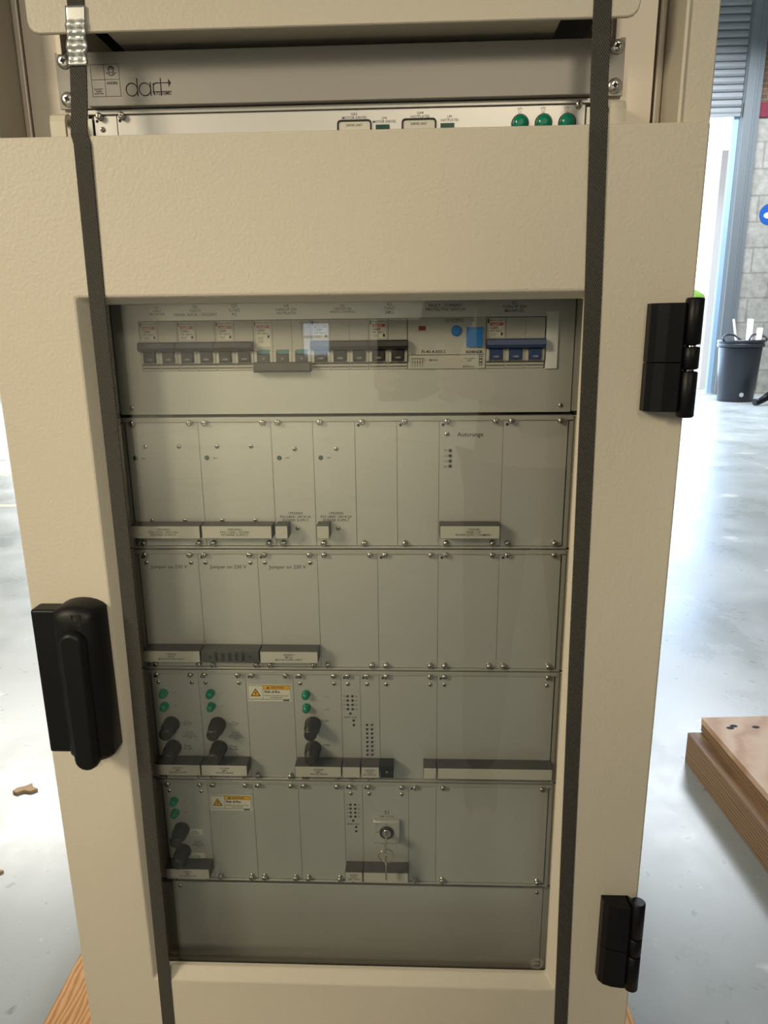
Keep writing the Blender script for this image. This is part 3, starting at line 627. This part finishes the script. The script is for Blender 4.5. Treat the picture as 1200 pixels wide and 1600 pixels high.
# residual current switch
t = thing('fault_current_switch', 'wide pale four pole fault current switch with blue button and blue lever', 'switch', (274.8, 0, Z + 43.3))
mb = MB(); mb.box(0, 72.2, -3, 34, -.4, 46, 'mcb', .6); mb.box(.6, 71.6, -3.12, -2.9, 12.2, 12.7, 'print'); mb.build('case', t)
mb = MB(); mb.lathe([(3.6, -5.2), (4.6, -4.6), (4.8, -3)], (44.8, 0, 34), 'y', 'blue', 24); mb.build('test_button', t)
mb = MB(); mb.box(53.2, 69.6, -3.5, -2.9, 18.2, 38, 'mcb', .3); mb.prism([(-3.5, 19.8), (-6.5, 19.8), (-9.5, 33.5), (-7.5, 37), (-3.5, 37)], 54, 68.6, 'x', 'blue'); mb.build('lever', t)
mb = MB(); mb.box(10.0, 16.6, -3.3, -2.95, 34.6, 38.6, 'red'); mb.build('state_window', t)['label'] = 'small dark red window'
mb = MB(); y = -3.16
for k in range(5): mb.box(4 + 2.4 * k, 4.3 + 2.4 * k, y, y + .05, 2.0, 9, 'print')
for q in ((3, 16, 9.0, 9.4), (3, 16, 5.8, 6.1), (13, 17, 7.4, 7.7)): mb.box(q[0], q[1], y, y + .05, q[2], q[3], 'print')
mb.build('wiring_diagram', t)
mb = MB()
mb.box(66.3, 69.2, y, y + .05, 2.6, 11.4, 'print')
for q in range(3): mb.box(66.8, 68.7, y - .02, y, 3.1 + q * 2.9, 5 + q * 2.9, 'mcb')
mb.build('terminal_diagram', t)
prints(t, [('FI-40-4-003-S', 24, 15.4, dict(w=22)), ('SCHRACK', 61.8, 14.9, dict(w=16, bold=.05)), ('CE', 60, 43, dict(w=3.4)), ('TEST EACH MONTH\nPUSH TEST BUTTON', 43, 43.2, dict(w=17)),
           ('BB-01/A', 24, 7.8, dict(w=8)), ('In 40A  Un 230/400V\nI dn 0.03A\n3000A', 51.5, 7.8, dict(w=11, align='L')), ('MADE IN EC', 57, 1.6, dict(w=11)), ('~ 50 Hz', 4.6, 13.8, dict(w=6))], y)

# ------------------------------------------------------------------ plug-in modules
RH = 133.35; PH = 127.0; ZB = 3.0
def caution(par, x0, z0, w=47, h=19.6, y=PX):
    mb = MB(); mb.box(x0, x0 + w, y - .15, y - .02, z0, z0 + h, 'paper'); Y = y - .2
    def q(a, b2, c2, d2, mm): mb.box(x0 + a * w, x0 + b2 * w, Y, Y + .03, z0 + c2 * h, z0 + d2 * h, mm)
    q(.015, .985, .93, .955, 'print'); q(.015, .985, .105, .13, 'print'); q(.015, .022, .105, .955, 'print'); q(.978, .985, .105, .955, 'print'); q(.35, .357, .105, .955, 'print')
    q(.357, .978, .71, .93, 'orange'); q(.357, .978, .695, .71, 'print'); q(.80, .95, .02, .09, 'print')
    Y2 = y - .26; cx, cz = x0 + .185 * w, z0 + .47 * h; s = 5.6
    for sc, mm, yy in ((1.0, 'print', Y2), (.74, 'orange', Y2 - .04)): mb.prism([(cx - s * sc, cz - s * .62 * sc), (cx + s * sc, cz - s * .62 * sc), (cx, cz + s * 1.05 * sc)], yy, yy + .03, 'y', mm)
    mb.prism([(cx + .5, cz + 2.6), (cx - 1.0, cz + .2), (cx - .1, cz + .2), (cx - .5, cz - 2.6), (cx + 1.1, cz + .7), (cx + .2, cz + .7), (cx + 1.0, cz + 2.6)], Y2 - .08, Y2 - .05, 'y', 'print')
    mb.prism([(x0 + .47 * w - 1.4, z0 + .75 * h), (x0 + .47 * w + 1.4, z0 + .75 * h), (x0 + .47 * w, z0 + .90 * h)], Y2, Y2 + .03, 'y', 'print')
    mb.text('CAUTION', x0 + .68 * w, Y2, z0 + .82 * h, w=14, bold=.02); mb.text('Risk of fire', x0 + .39 * w, Y2, z0 + .57 * h, w=16.5, bold=.03, align='L'); mb.text('Replace only with same type\nand rating fuse', x0 + .39 * w, Y2, z0 + .28 * h, w=25, align='L')
    mb.build('caution_sticker', par)['label'] = 'white and orange caution sticker reading Risk of fire'
def strip(par, x0, x1, z0=12.2, z1=25.4, txt=None, insert=True, side=None, tx=None, tw=30):
    mb = MB(); mb.box(x0, x1, -18, PX - .05, z0, z1, 'strip', .5)
    if not insert:
        for x in (x0 + 9, x1 - 9): mb.lathe([(1.6, -18.3), (1.6, -18)], (x, 0, (z0 + z1) / 2), 'y', 'led', 10)
        for k in range(5): mb.box(x0 + 14 + k * 7, x0 + 17 + k * 7, -18.2, -18, z0 + 2, z1 - 2, 'led')
    st = mb.build('pull_strip', par)
    if insert:
        mb = MB(); mb.box(x0 + .5, x1 - .5, -18.3, -17.9, z0 + .4, z1 - .6, 'white_label')
        if txt: mb.text(txt, tx if tx else (x0 + x1) / 2, -18.4, (z0 + z1) / 2, w=tw, h=7.6)
        mb.build('label_insert', st)
def led(par, x, z, r=2.0, ma='green_dark', txt=None, dx=5):
    mb = MB(); mb.lathe([(r * .5, -1.4), (r * .9, -.8), (r, 0)], (x, PX, z), 'y', ma, 14); mb.build('indicator', par)
def knob(par, x, z):
    mb = MB(); mb.lathe([(4.5, -24), (6.2, -23.4), (6.8, -21.5), (6.9, -12), (8.4, -11), (8.6, -2), (9.0, -1.5), (9.0, 0)], (x, PX, z), 'y', 'fuse', 24); mb.box(x - .7, x + .7, -12.9, -12.4, z + 6.9, z + 8.3, 'fuse'); mb.box(x - 4, x + 4, PX - 24.2, PX - 23.9, z - .6, z + .6, 'led'); mb.build('fuse_holder', par)
def lens(par, x, z):
    mb = MB(); mb.lathe([(1.5, -8.4), (3.4, -7.6), (4.1, -5.5), (4.2, -1), (4.6, -.8), (4.6, 0)], (x, PX, z), 'y', 'green', 20); mb.build('green_lamp', par)
def holes(par, pts, r=1.35, name='test_sockets'):
    mb = MB()
    for x, z in pts: mb.lathe([(r * .4, -.5), (r, -.35), (r * 1.1, 0)], (x, PX, z), 'y', 'led', 10)
    mb.build(name, par)
def module(row, hp0, hp, label, group=None, tl=True, tr=True, bl=True, br=True, second=None, pin=True, kind='collar'):
    x0 = hp0 * 5.08; w = hp * 5.08; zb = -RH * (row + 1) + ZB
    t = thing('plug_in_module', label, 'module', (x0, 0, Z + zb), group or ('blank modules' if 'blank' in label else 'equipped modules'))
    plate(w, PH, t, holes=((3.6, PH - 6.2, 1.5),) if pin else ())
    xr = w - 7.4 if hp > 6 else None
    if tl: screw(t, kind, 7.4, PH - 2.8, PX)
    if tr and xr: screw(t, kind, xr, PH - 2.8, PX)
    if bl: screw(t, kind, 7.4, 2.9, PX)
    if br and xr: screw(t, kind, xr, 2.9, PX)
    if second is not None:
        screw(t, 'cross', 7.4, PH - second, PX)
        if xr: screw(t, 'cross', xr, PH - second, PX)
    return t
def lz(row, z): return z + RH * (row + 1) - ZB         # row-relative height -> module height

# row 1: power supplies
lab = {0: 'wide power supply module at the left end of the power supply row', 14: 'power supply module labelled 12V/8A, second in the power supply row'}
for hp0, tx, s in ((0, 34, '19929003\nPSS-12051 24V/10A\nPOWER SUPPLY'), (14, 34, '19929001\nPSS-12041 12V/8A\nPOWER SUPPLY')):
    t = module(0, hp0, 14, lab[hp0], pin=False, kind='collar')
    for x, z in ((17.6, -29.4), (50.9, -29.4), (17.6, -104), (51, -104)): screw(t, 'cross', x, lz(0, z), PX)
    led(t, 6.6, lz(0, -40.5), 2.4); prints(t, [('24V', 14.6, lz(0, -41), dict(w=4.2))])
    strip(t, 1.0, 70.4, txt=s, tx=34, tw=29)
for hp0, l in ((28, 'narrow power supply module with short grey tab, nearer the 12V/8A module'), (36, 'narrow power supply module with short grey tab, left of the plain blank pair')):
    t = module(0, hp0, 8, l, tr=False, br=False, pin=False)
    screw(t, 'cross', 22.4, lz(0, -32.3), PX); screw(t, 'cross', 22.2, lz(0, -112.4), PX); led(t, 6.9, lz(0, -41), 2.4)
    prints(t, [('24V', 15, lz(0, -41), dict(w=4.2)), ('19929002\nPSS-24041 24V/4.2A\nPOWER SUPPLY', 20.5, lz(0, -100.4), dict(w=31))]); strip(t, 2.4, 15.0)
module(0, 44, 8, 'plain narrow blank module in the power supply row, nearer the power supplies', tr=False, br=False)
module(0, 52, 8, 'plain narrow blank module immediately left of the Autorange module', tr=False, br=False)
t = module(0, 60, 12, 'module printed Autorange with four small sockets'); screw(t, 'cross', 7.4, lz(0, -18.6), PX)
for k, z in enumerate((-34.5, -39.6, -44.7, -49.8)): led(t, 10.6, lz(0, z), 1.7, 'led')
prints(t, [('Autorange', 29.6, lz(0, -19.6), dict(w=24.6, bold=.012))] + [(s, 6.4, lz(0, z), dict(w=wd)) for s, z, wd in (('5V', -34.3, 3.2), ('+12V', -39.8, 5), ('-12V', -45, 5), ('24V', -50.3, 4))])
strip(t, .6, 58.6, txt='19929280\nSPARE 115P\nPOWER SUPPLY CHAMBER1', tx=33, tw=34)
module(0, 72, 12, 'blank module at the right end of the power supply row')

# row 2: motor power supplies
for i, (hp0, l) in enumerate(((0, 'Jumper on 230 V module at the left end, white pull strip'), (12, 'middle Jumper on 230 V module, dark pull strip without label'), (24, 'right-hand Jumper on 230 V module, white pull strip'))):
    t = module(1, hp0, 12, l, second=12); prints(t, [('Jumper on 230 V', 30.2, lz(1, -153.6 + 0) , dict(w=37.8, bold=.004))])
    strip(t, .6, 60.3, txt='19929004\nSPR1A\nMOTOR POWER SUPPLY' if i == 0 else '19929007-2\nMP12A\nMOTOR POWER SUPPLY', insert=i != 1, tw=28)
for hp0, l in ((36, 'blank module right next to the Jumper on 230 V modules'), (48, 'second blank module to the right of the Jumper on 230 V modules'), (60, 'third blank module to the right of the Jumper on 230 V modules'), (72, 'blank module at the right end of the Jumper on 230 V row')):
    module(1, hp0, 12, l, pin=hp0 != 36)

# row 3: heater drivers
def heater(row, hp0, label, side_txt, txt, white=False):
    t = module(row, hp0, 10, label, second=13.2)
    zr = -RH * row
    if side_txt == 'A':
        lens(t, 12.2, lz(row, zr - 28.6)); lens(t, 12.0, lz(row, zr - 44)); knob(t, 17.5, lz(row, zr - 66)); knob(t, 17.0, lz(row, zr - 94.4))
        prints(t, [('—1', 22.4, lz(row, zr - 28.6), dict(w=4)), ('—2', 22.4, lz(row, zr - 43.8), dict(w=4))] + ([] if white else [('Fuse\nF1.6A / 250V\nIEC127-2', 34.5, lz(row, zr - 65), dict(w=12)), ('CAUTION\nRisk of fire.\nReplace only with\nsame type and rating\nof fuse', 36, lz(row, zr - 79.4), dict(w=16)), ('Fuse\nF1.6A', 33, lz(row, zr - 94.5), dict(w=9))]))
        mb = MB(); a = 40.8; b2 = lz(row, zr - 110)
        for sc, mm, yy in ((1, 'print', PX - .1), (.82, 'alu', PX - .14)): mb.prism([(a - 5.4 * sc, b2 - 3.4 * sc), (a + 5.4 * sc, b2 - 3.4 * sc), (a, b2 + 6 * sc)], yy, yy + .03, 'y', mm)
        mb.prism([(a + .5, b2 + 2.6), (a - 1.0, b2 + .2), (a - .1, b2 + .2), (a - .5, b2 - 2.6), (a + 1.1, b2 + .7), (a + .2, b2 + .7), (a + 1.0, b2 + 2.6)], PX - .18, PX - .15, 'y', 'print'); mb.build('hazard_triangle', t)
    else:
        lens(t, 13.2, lz(row, zr - 28.6)); lens(t, 13.2, lz(row, zr - 44.4)); knob(t, 19.4, lz(row, zr - 64.4)); knob(t, 18.6, lz(row, zr - 93.6))
        prints(t, [('—1', 34.6, lz(row, zr - 31.6), dict(w=4.4)), ('—2', 34.4, lz(row, zr - 46.8), dict(w=4.4)), ('FUSE1', 32.6, lz(row, zr - 60.6), dict(w=7.5)), ('FUSE2', 33.4, lz(row, zr - 90.2), dict(w=7.5))])
    strip(t, .4, 50.4, txt=txt, tw=19, tx=26)
    if white:
        mb = MB()
        for z, s in ((-70.5, 'Fuse\n10A AT'), (-102.4, 'Fuse\n10A MT')): mb.box(26.6, 40.8, PX - .2, PX - .02, lz(row, zr - z - 2 * z - 0) if False else lz(row, zr + z - 3.6), lz(row, zr + z + 4.4), 'paper'); mb.text(s, 27.4, PX - .26, lz(row, zr + z + .4), w=9, align='L', bold=.015)
        mb.build('fuse_label', t)['label'] = 'small white fuse rating labels'
        prints(t, [('CAUTION\nRisk of fire.\nReplace only with\nsame type and rating\nof fuse', 34.5, lz(row, zr - 85.5), dict(w=15))])
    return t
heater(2, 0, 'heater driver module at the left end of the upper heater driver row', 'A', '20103034\nLM01\nHEATER DRIVER')
heater(2, 10, 'heater driver module immediately left of the upper caution sticker', 'A', '20103034\nLM01\nHEATER DRIVER')
t = module(2, 20, 10, 'blank module carrying the upper caution sticker'); caution(t, 1.2, lz(2, -304.4))
heater(2, 30, 'heater driver module immediately right of the upper caution sticker', 'B', '20103034\nLM01\nHEATER DRIVER')
def leds8(t, row, ox):
    zr = -RH * row
    pts = [(6.6 + c * 5.1, lz(row, zr - 31 - r * 5.1)) for r in range(4) for c in range(2)] + [(9.2, lz(row, zr - 51.5)), (12.4, lz(row, zr - 59.8)), (12.4, lz(row, zr - 65.4))]
    holes(t, pts)
    prints(t, [('T%d' % (1 + r * 2 + c), 3.2 if c == 0 else 15.6, lz(row, zr - 31.2 - r * 5.1), dict(w=2.6)) for r in range(4) for c in range(2)] + [('RDIST  SUB', 9, lz(row, zr - 56), dict(w=13))])
t = module(2, 40, 4, 'slim module with dot sockets, right of the last upper heater driver', tr=False, second=13.4); leds8(t, 2, 0); strip(t, .4, 19.8)
t = module(2, 44, 4, 'slim module with two columns of eight dot sockets', tr=False, second=13.4)
holes(t, [(6.4 + c * 5.2, lz(2, -331.7 - r * 5.16)) for r in range(8) for c in range(2)]); prints(t, [(str(1 + r * 2 + c), 9.0 + c * 5.2, lz(2, -330 - r * 5.16), dict(h=1.2)) for r in range(8) for c in range(2)]); strip(t, .4, 19.8, txt='20103035\nDI200\nBY DISPLAY', tw=14)
t = module(2, 48, 12, 'plain module with a short black tab, right of the dot socket modules', second=13.4, bl=False, br=False); strip(t, .4, 14.6, insert=False) if False else None
mb = MB(); mb.box(.4, 14.6, -18, PX - .05, 12.2, 25.4, 'black', .5); mb.lathe([(1.3, -18.3), (1.3, -18)], (7.5, 0, 19.5), 'y', 'steel', 10); mb.build('black_tab', t)['label'] = 'short black tab'
strip(t, 46.5, 60.3)
t = module(2, 60, 24, 'wide plain module with a long pull strip, right end of the upper heater driver row', second=13.4, bl=False, br=False); strip(t, .4, 121.5)

# row 4
heater(3, 0, 'heater driver module with white fuse labels, left end of the key switch row', 'A', '20103031-11\nSPR1A\nO.C. HEATER DRIVER', True)
t = module(3, 10, 10, 'blank module carrying the lower caution sticker'); caution(t, 1.4, lz(3, -440.6))
module(3, 20, 10, 'blank module immediately right of the lower caution sticker')
module(3, 30, 10, 'blank module one place left of the slim module in the key switch row')
t = module(3, 40, 4, 'slim module with dot sockets immediately left of the key switch', tr=False, second=13.4); leds8(t, 3, 0); strip(t, .4, 19.8, txt='20103036\nRELAY\nTEMP. CONTR.', tw=15)
t = module(3, 44, 10, 'module with the square metal key switch', second=13.4, bl=False, br=False); strip(t, .4, 50.4)
ks = lambda z: lz(3, z)
prints(t, [('S1', 26.4, ks(-440.4), dict(w=5)), ('TEMP. SCREEN', 26.4, ks(-445.4), dict(w=17))])
mb = MB(); mb.box(11.2, 41.2, -7, PX - .05, ks(-476.4), ks(-447.6), 'alu', 1.5); yy = -7.1
mb.text('ON', 26.4, yy, ks(-451.0), w=3.2); mb.text('OFF', 15.4, yy, ks(-461.4), w=3.6); mb.text('0', 15.2, yy, ks(-451.6), h=2.0); kb = mb.build('key_switch', t)
mb = MB(); mb.lathe([(4.0, -1.6), (6.0, -1.8), (7.6, -1.6), (8.0, 0)], (26.4, -7.1, ks(-461.6)), 'y', 'fuse', 28); mb.lathe([(4.6, -3.0), (5.2, -2.4), (5.2, 0)], (26.4, -7.1, ks(-461.6)), 'y', 'chrome', 24); mb.box(25.9, 26.9, -10.3, -9.8, ks(-465), ks(-458.4), 'slot'); mb.build('lock_barrel', kb)
kx = 44 * 5.08 + 26.4; kz = Z - 461.6
module(3, 54, 6, 'narrow blank module between the key switch and the wide end module', tr=False)
module(3, 60, 24, 'wide plain blank module at the right end of the key switch row', pin=False)
# keys
t = thing('bunch_of_keys', 'bright key stuck in the key switch with a ring and a second key hanging', 'keys', (kx, 6.2, kz))
mb = MB(); mb.prism([(-16.4, -2.2), (-25, -2.2), (-27, -5.5), (-39, -5.5), (-42, -2), (-42, 3.5), (-39, 6.5), (-27, 6.5), (-25, 2.2), (-16.4, 2.2)], -.9, .9, 'x', 'brass'); mb.build('inserted_key', t)
mb = MB(); mb.tube([(8 * math.cos(a * math.pi / 16), -38.5 + 1.2 * math.sin(a * math.pi / 8), -9.2 + 8 * math.sin(a * math.pi / 16)) for a in range(32)], .6, 'brass', 8, closed=True); mb.build('ring', t)
mb = MB(); v0 = -38.6
mb.prism([(v0 - 4.5, -13.2), (v0 - 5.6, -18), (v0 - 4.4, -24), (v0 - 2, -26), (v0 - 2, -38), (v0, -41), (v0 + 2, -38), (v0 + 2, -26), (v0 + 4.4, -24), (v0 + 5.6, -18), (v0 + 4.5, -13.2)], -.9, .9, 'x', 'brass'); mb.build('hanging_key', t)

# bottom blank panel
t = thing('blank_panel', 'large plain grey panel at the bottom behind the glass', 'panel', (-3, 0, Z - 760))
mb = MB(); mb.box(3, 429.6, PX, PX + 2.4, 0, 222, 'alu', .3); mb.build('front_panel', t)
for x, z in ((12, 217), (423, 217), (12, 6), (423, 6)): screw(t, 'cross', x, z, PX)
mb = MB(); mb.box(430.4, 444, -2.4, 120, 0, 222, 'alu_rail'); mb.build('side_profile', t)
mb = MB(); mb.box(-16, 2.2, -2.4, 120, 0, 222, 'alu_rail'); mb.build('side_profile', t)

# ------------------------------------------------------------------ straps
def strap(label, path, cross, name='webbing_strap'):
    t = thing(name, label, 'strap', (0, 0, 0), 'lashing straps')
    mb = MB(); w = 7.1; th = .7; loops = []
    pts = [Vector(q) for q in path]
    for k, q in enumerate(pts):
        a = pts[max(k - 1, 0)]; b2 = pts[min(k + 1, len(pts) - 1)]; d = (b2 - a).normalized(); n = Vector((0, d.z, -d.y)).normalized()
        if n.y > 0: n = -n
        s = Vector((1, 0, -d.x / d.z if abs(d.z) > .3 else 0)).normalized()
        loops.append([q - s * w, q - s * (w - .5) + n * th, q + s * (w - .5) + n * th, q + s * w, q + s * (w - .5) - n * th * .1, q - s * (w - .5) - n * th * .1])
    mb.quadloops(loops, 'strap', close=False); mb.bm.verts.ensure_lookup_table(); vs = list(mb.bm.verts); mb.bm.faces.new(vs[:6]); mb.bm.faces.new(vs[-6:])
    mb.build('webbing', t); return t
DF = -63.4
t1 = strap('charcoal webbing strap with a silver crimp seal, running down left of the window', [(30, 100, Z + 907.8), (30, -41, Z + 907.8), (29, -47, Z + 900), (17, -46.3, Z + 487), (13.6, -46.3, Z + 330), (10.4, -46.3, Z + 289), (10.2, -47.2, Z + 281), (11.2, -54.5, Z + 255), (12.4, -63.2, Z + 233.8), (14.4, -64.3, Z + 226), (12.4, DF, Z + 100), (11.8, DF, Z - 140), (10.8, DF, Z - 260), (8.4, DF, Z - 420), (5.2, DF, Z - 670), (3.6, DF, Z - 800), (3.2, -63.2, Z - 806), (3, -45, Z - 812)], None)
mb = MB(); L0 = []
for k in range(25):
    f = k / 24; zc = 329 - 42 * f; xc = 13.4 - 3.0 * f; ww = 7.9 + (.8 * math.cos(f * 6 * math.pi) if .22 < f < .92 else 0)
    dy = 1.7 * (math.sin((f - .25) * 3 * 2 * math.pi / .68)) if .25 < f < .93 else 0
    L0.append([(xc + u * ww, -47.5 - .9 - dy * (1 - .65 * (abs(u) > .9)) * (1 if abs(abs(u) - .45) < .2 else .45), Z + zc) for u in (-1, -.75, -.5, -.25, 0, .25, .5, .75, 1)])
    L0[-1] += [(xc + ww, -45.9, Z + zc), (xc - ww, -45.9, Z + zc)]
mb.quadloops(L0, 'crimp', close=False, smooth=True); vs = list(mb.bm.verts); mb.bm.faces.new(vs[:11]); mb.bm.faces.new(vs[-11:]); mb.build('crimp_seal', t1)['label'] = 'silver dented crimp seal'
strap('charcoal webbing strap running down right of the window, no crimp seal', [(424, 100, Z + 907.8), (424, -41, Z + 907.8), (424, -47, Z + 900), (425.4, -46.3, Z + 487), (425.8, -46.3, Z + 322), (426, -46.6, Z + 300), (425.4, -52, Z + 265), (424.2, -63.2, Z + 233.8), (424.0, -64.3, Z + 226), (427.7, DF, Z + 105), (430.8, DF, Z - 100), (432.4, DF, Z - 221), (436.5, DF, Z - 472), (439.8, DF, Z - 655), (441.5, DF, Z - 800), (442, -63.2, Z - 806), (442, -45, Z - 812)], None)

# ------------------------------------------------------------------ the photographer (seen only as a reflection in the glass)
M['skin'] = mat('skin', (.50, .28, .20), .5); M['jacket'] = bump_noise(mat('dark_jacket_cloth', (.035, .037, .045), .85), 200, .2); M['jeans'] = bump_noise(mat('dark_trouser_cloth', (.03, .034, .05), .9), 300, .2)
M['hair'] = mat('dark_brown_hair', (.03, .018, .01), .6); M['shoe'] = mat('black_shoe', (.02, .02, .02), .5); M['eye'] = mat('eye', (.6, .6, .58), .2)
def skin(name, verts, edges, rads, ma, parent=None, loc=(0, 0, 0), sub=2, root=0):
    me = bpy.data.meshes.new(name); me.from_pydata([Vector(v) - Vector(loc) for v in verts], edges, [])
    o = bpy.data.objects.new(name, me); COL.objects.link(o); k = o.modifiers.new('skin', 'SKIN'); k.use_smooth_shade = True
    if not me.skin_vertices: me.attributes
    for i, r in enumerate(rads):
        me.skin_vertices[0].data[i].radius = r if isinstance(r, tuple) else (r, r); me.skin_vertices[0].data[i].use_root = i == root
    q = o.modifiers.new('sub', 'SUBSURF'); q.levels = sub; q.render_levels = sub
    bpy.context.view_layer.update()
    me2 = bpy.data.meshes.new_from_object(o.evaluated_get(bpy.context.evaluated_depsgraph_get())); bpy.data.objects.remove(o)
    me2.materials.clear(); me2.materials.append(M[ma])
    for p in me2.polygons: p.use_smooth = True
    o = bpy.data.objects.new(name, me2); COL.objects.link(o)
    if parent: o.parent = parent
    else: o.location = loc
    return o
PL = (.58, -1.10, 0)
V = [(.58, -1.10, .95), (.58, -1.10, 1.15), (.575, -1.09, 1.33), (.57, -1.075, 1.45), (.568, -1.05, 1.53), (.565, -1.01, 1.585), (.562, -1.02, 1.665), (.562, -1.035, 1.72), (.562, -.925, 1.615),   # 0-8 trunk, head, nose
     (.40, -1.07, 1.41), (.31, -1.0, 1.15), (.235, -.80, 1.165), (.222, -.745, 1.18),          # 9-12 left arm, wrist, palm
     (.75, -1.08, 1.41), (.70, -.96, 1.14), (.41, -.80, 1.145), (.355, -.75, 1.165),            # 13-16 right arm
     (.49, -1.10, .88), (.47, -1.07, .50), (.46, -1.11, .10), (.455, -.97, .045),            # 17-20 left leg
     (.67, -1.10, .88), (.69, -1.07, .50), (.70, -1.11, .10), (.71, -.97, .045),             # 21-24
     (.488, -1.03, 1.645), (.637, -1.03, 1.645)]                                                       # 25-26 ears
Eg = [(0, 1), (1, 2), (2, 3), (3, 4), (4, 5), (5, 6), (6, 7), (6, 8), (3, 9), (9, 10), (10, 11), (11, 12), (3, 13), (13, 14), (14, 15), (15, 16), (0, 17), (17, 18), (18, 19), (19, 20), (0, 21), (21, 22), (22, 23), (23, 24), (6, 25), (6, 26)]
R = [(.15, .11), (.14, .10), (.16, .11), (.09, .08), .055, .07, .085, .06, .012, .055, .042, .028, .034, .055, .042, .028, .034, .085, .055, .038, .035, .085, .055, .038, .035, .012, .012]
def fingers(palm, sgn):
    p = Vector(palm)
    for k in range(4):
        b = len(V); z = .030 - .021 * k; ln = (.9, 1.0, .95, .78)[k]
        V.extend([p + Vector((sgn * .004, .030, z)), p + Vector((sgn * .014 * ln, .052 * ln, z + .004)), p + Vector((sgn * .034 * ln, .066 * ln, z + .006))]); Eg.extend([(pal, b), (b, b + 1), (b + 1, b + 2)]); R.extend([.0095, .0085, .0075])
    b = len(V); V.extend([p + Vector((sgn * .012, .004, .042)), p + Vector((sgn * .030, .008, .062))]); Eg.extend([(pal, b), (b, b + 1)]); R.extend([.011, .009])
pal = 12; fingers(V[12], 1); pal = 16; fingers(V[16], -1)
pers = skin('person', V, Eg, R, 'skin', None, PL)
tag(pers, 'person in dark clothes photographing the cabinet, faintly reflected in the door glass', 'person')
def sub_of(ids, grow, name, ma):
    mp = {v: i for i, v in enumerate(ids)}; e = [(mp[a], mp[b]) for a, b in Eg if a in mp and b in mp]
    rr_ = [tuple(x + grow for x in (R[i] if isinstance(R[i], tuple) else (R[i], R[i]))) for i in ids]
    return skin(name, [V[i] for i in ids], e, rr_, ma, pers, PL)
sub_of([0, 1, 2, 3, 9, 10, 11, 13, 14, 15], .014, 'jacket', 'jacket'); sub_of([0, 17, 18, 19, 21, 22, 23], .013, 'trousers', 'jeans')
sub_of([19, 20], .012, 'shoe', 'shoe'); sub_of([23, 24], .012, 'shoe', 'shoe')
mb = MB(); o0 = Vector(PL) * 1000
mb.lathe([(20, 98), (55, 88), (82, 62), (95, 25), (93, 0), (84, -30)], (562 - o0.x, -1040 - o0.y, 1682), 'z', 'hair', 24); mb.build('hair', pers)
for sx in (-32, 32): mb = MB(); mb.lathe([(3, -9), (8, -7), (10, 0), (6, 6)], (562 + sx - o0.x, -938 - o0.y, 1650), 'y', 'eye', 12); mb.build('eye', pers)
for sx in (-32, 32): mb = MB(); mb.box(562 + sx - 16 - o0.x, 562 + sx + 16 - o0.x, -942 - o0.y, -930 - o0.y, 1668, 1674, 'hair'); mb.build('eyebrow', pers)
mb = MB(); mb.box(562 - 22 - o0.x, 562 + 22 - o0.x, -945 - o0.y, -933 - o0.y, 1572, 1579, 'red_print', 2); mb.build('mouth', pers)
t = thing('smartphone', 'dark smartphone held upright by the person, mirrored in the door glass', 'phone', (0, 0, 0))
t.matrix_world = Matrix(((_r.x, -_f.x * -1, _u.x, .27863), (_r.y, _f.y, _u.y, -.67386), (_r.z, _f.z, _u.z, .07688 + Z0), (0, 0, 0, 1)))
mb = MB(); mb.box(-62, 14, -22, -14, -132, 16, 'hinge', 2.5); mb.build('body', t)
mb = MB(); mb.box(-22, 12, -13.9, -11, -22, 12, 'hinge', 1.5); mb.build('camera_bump', t)
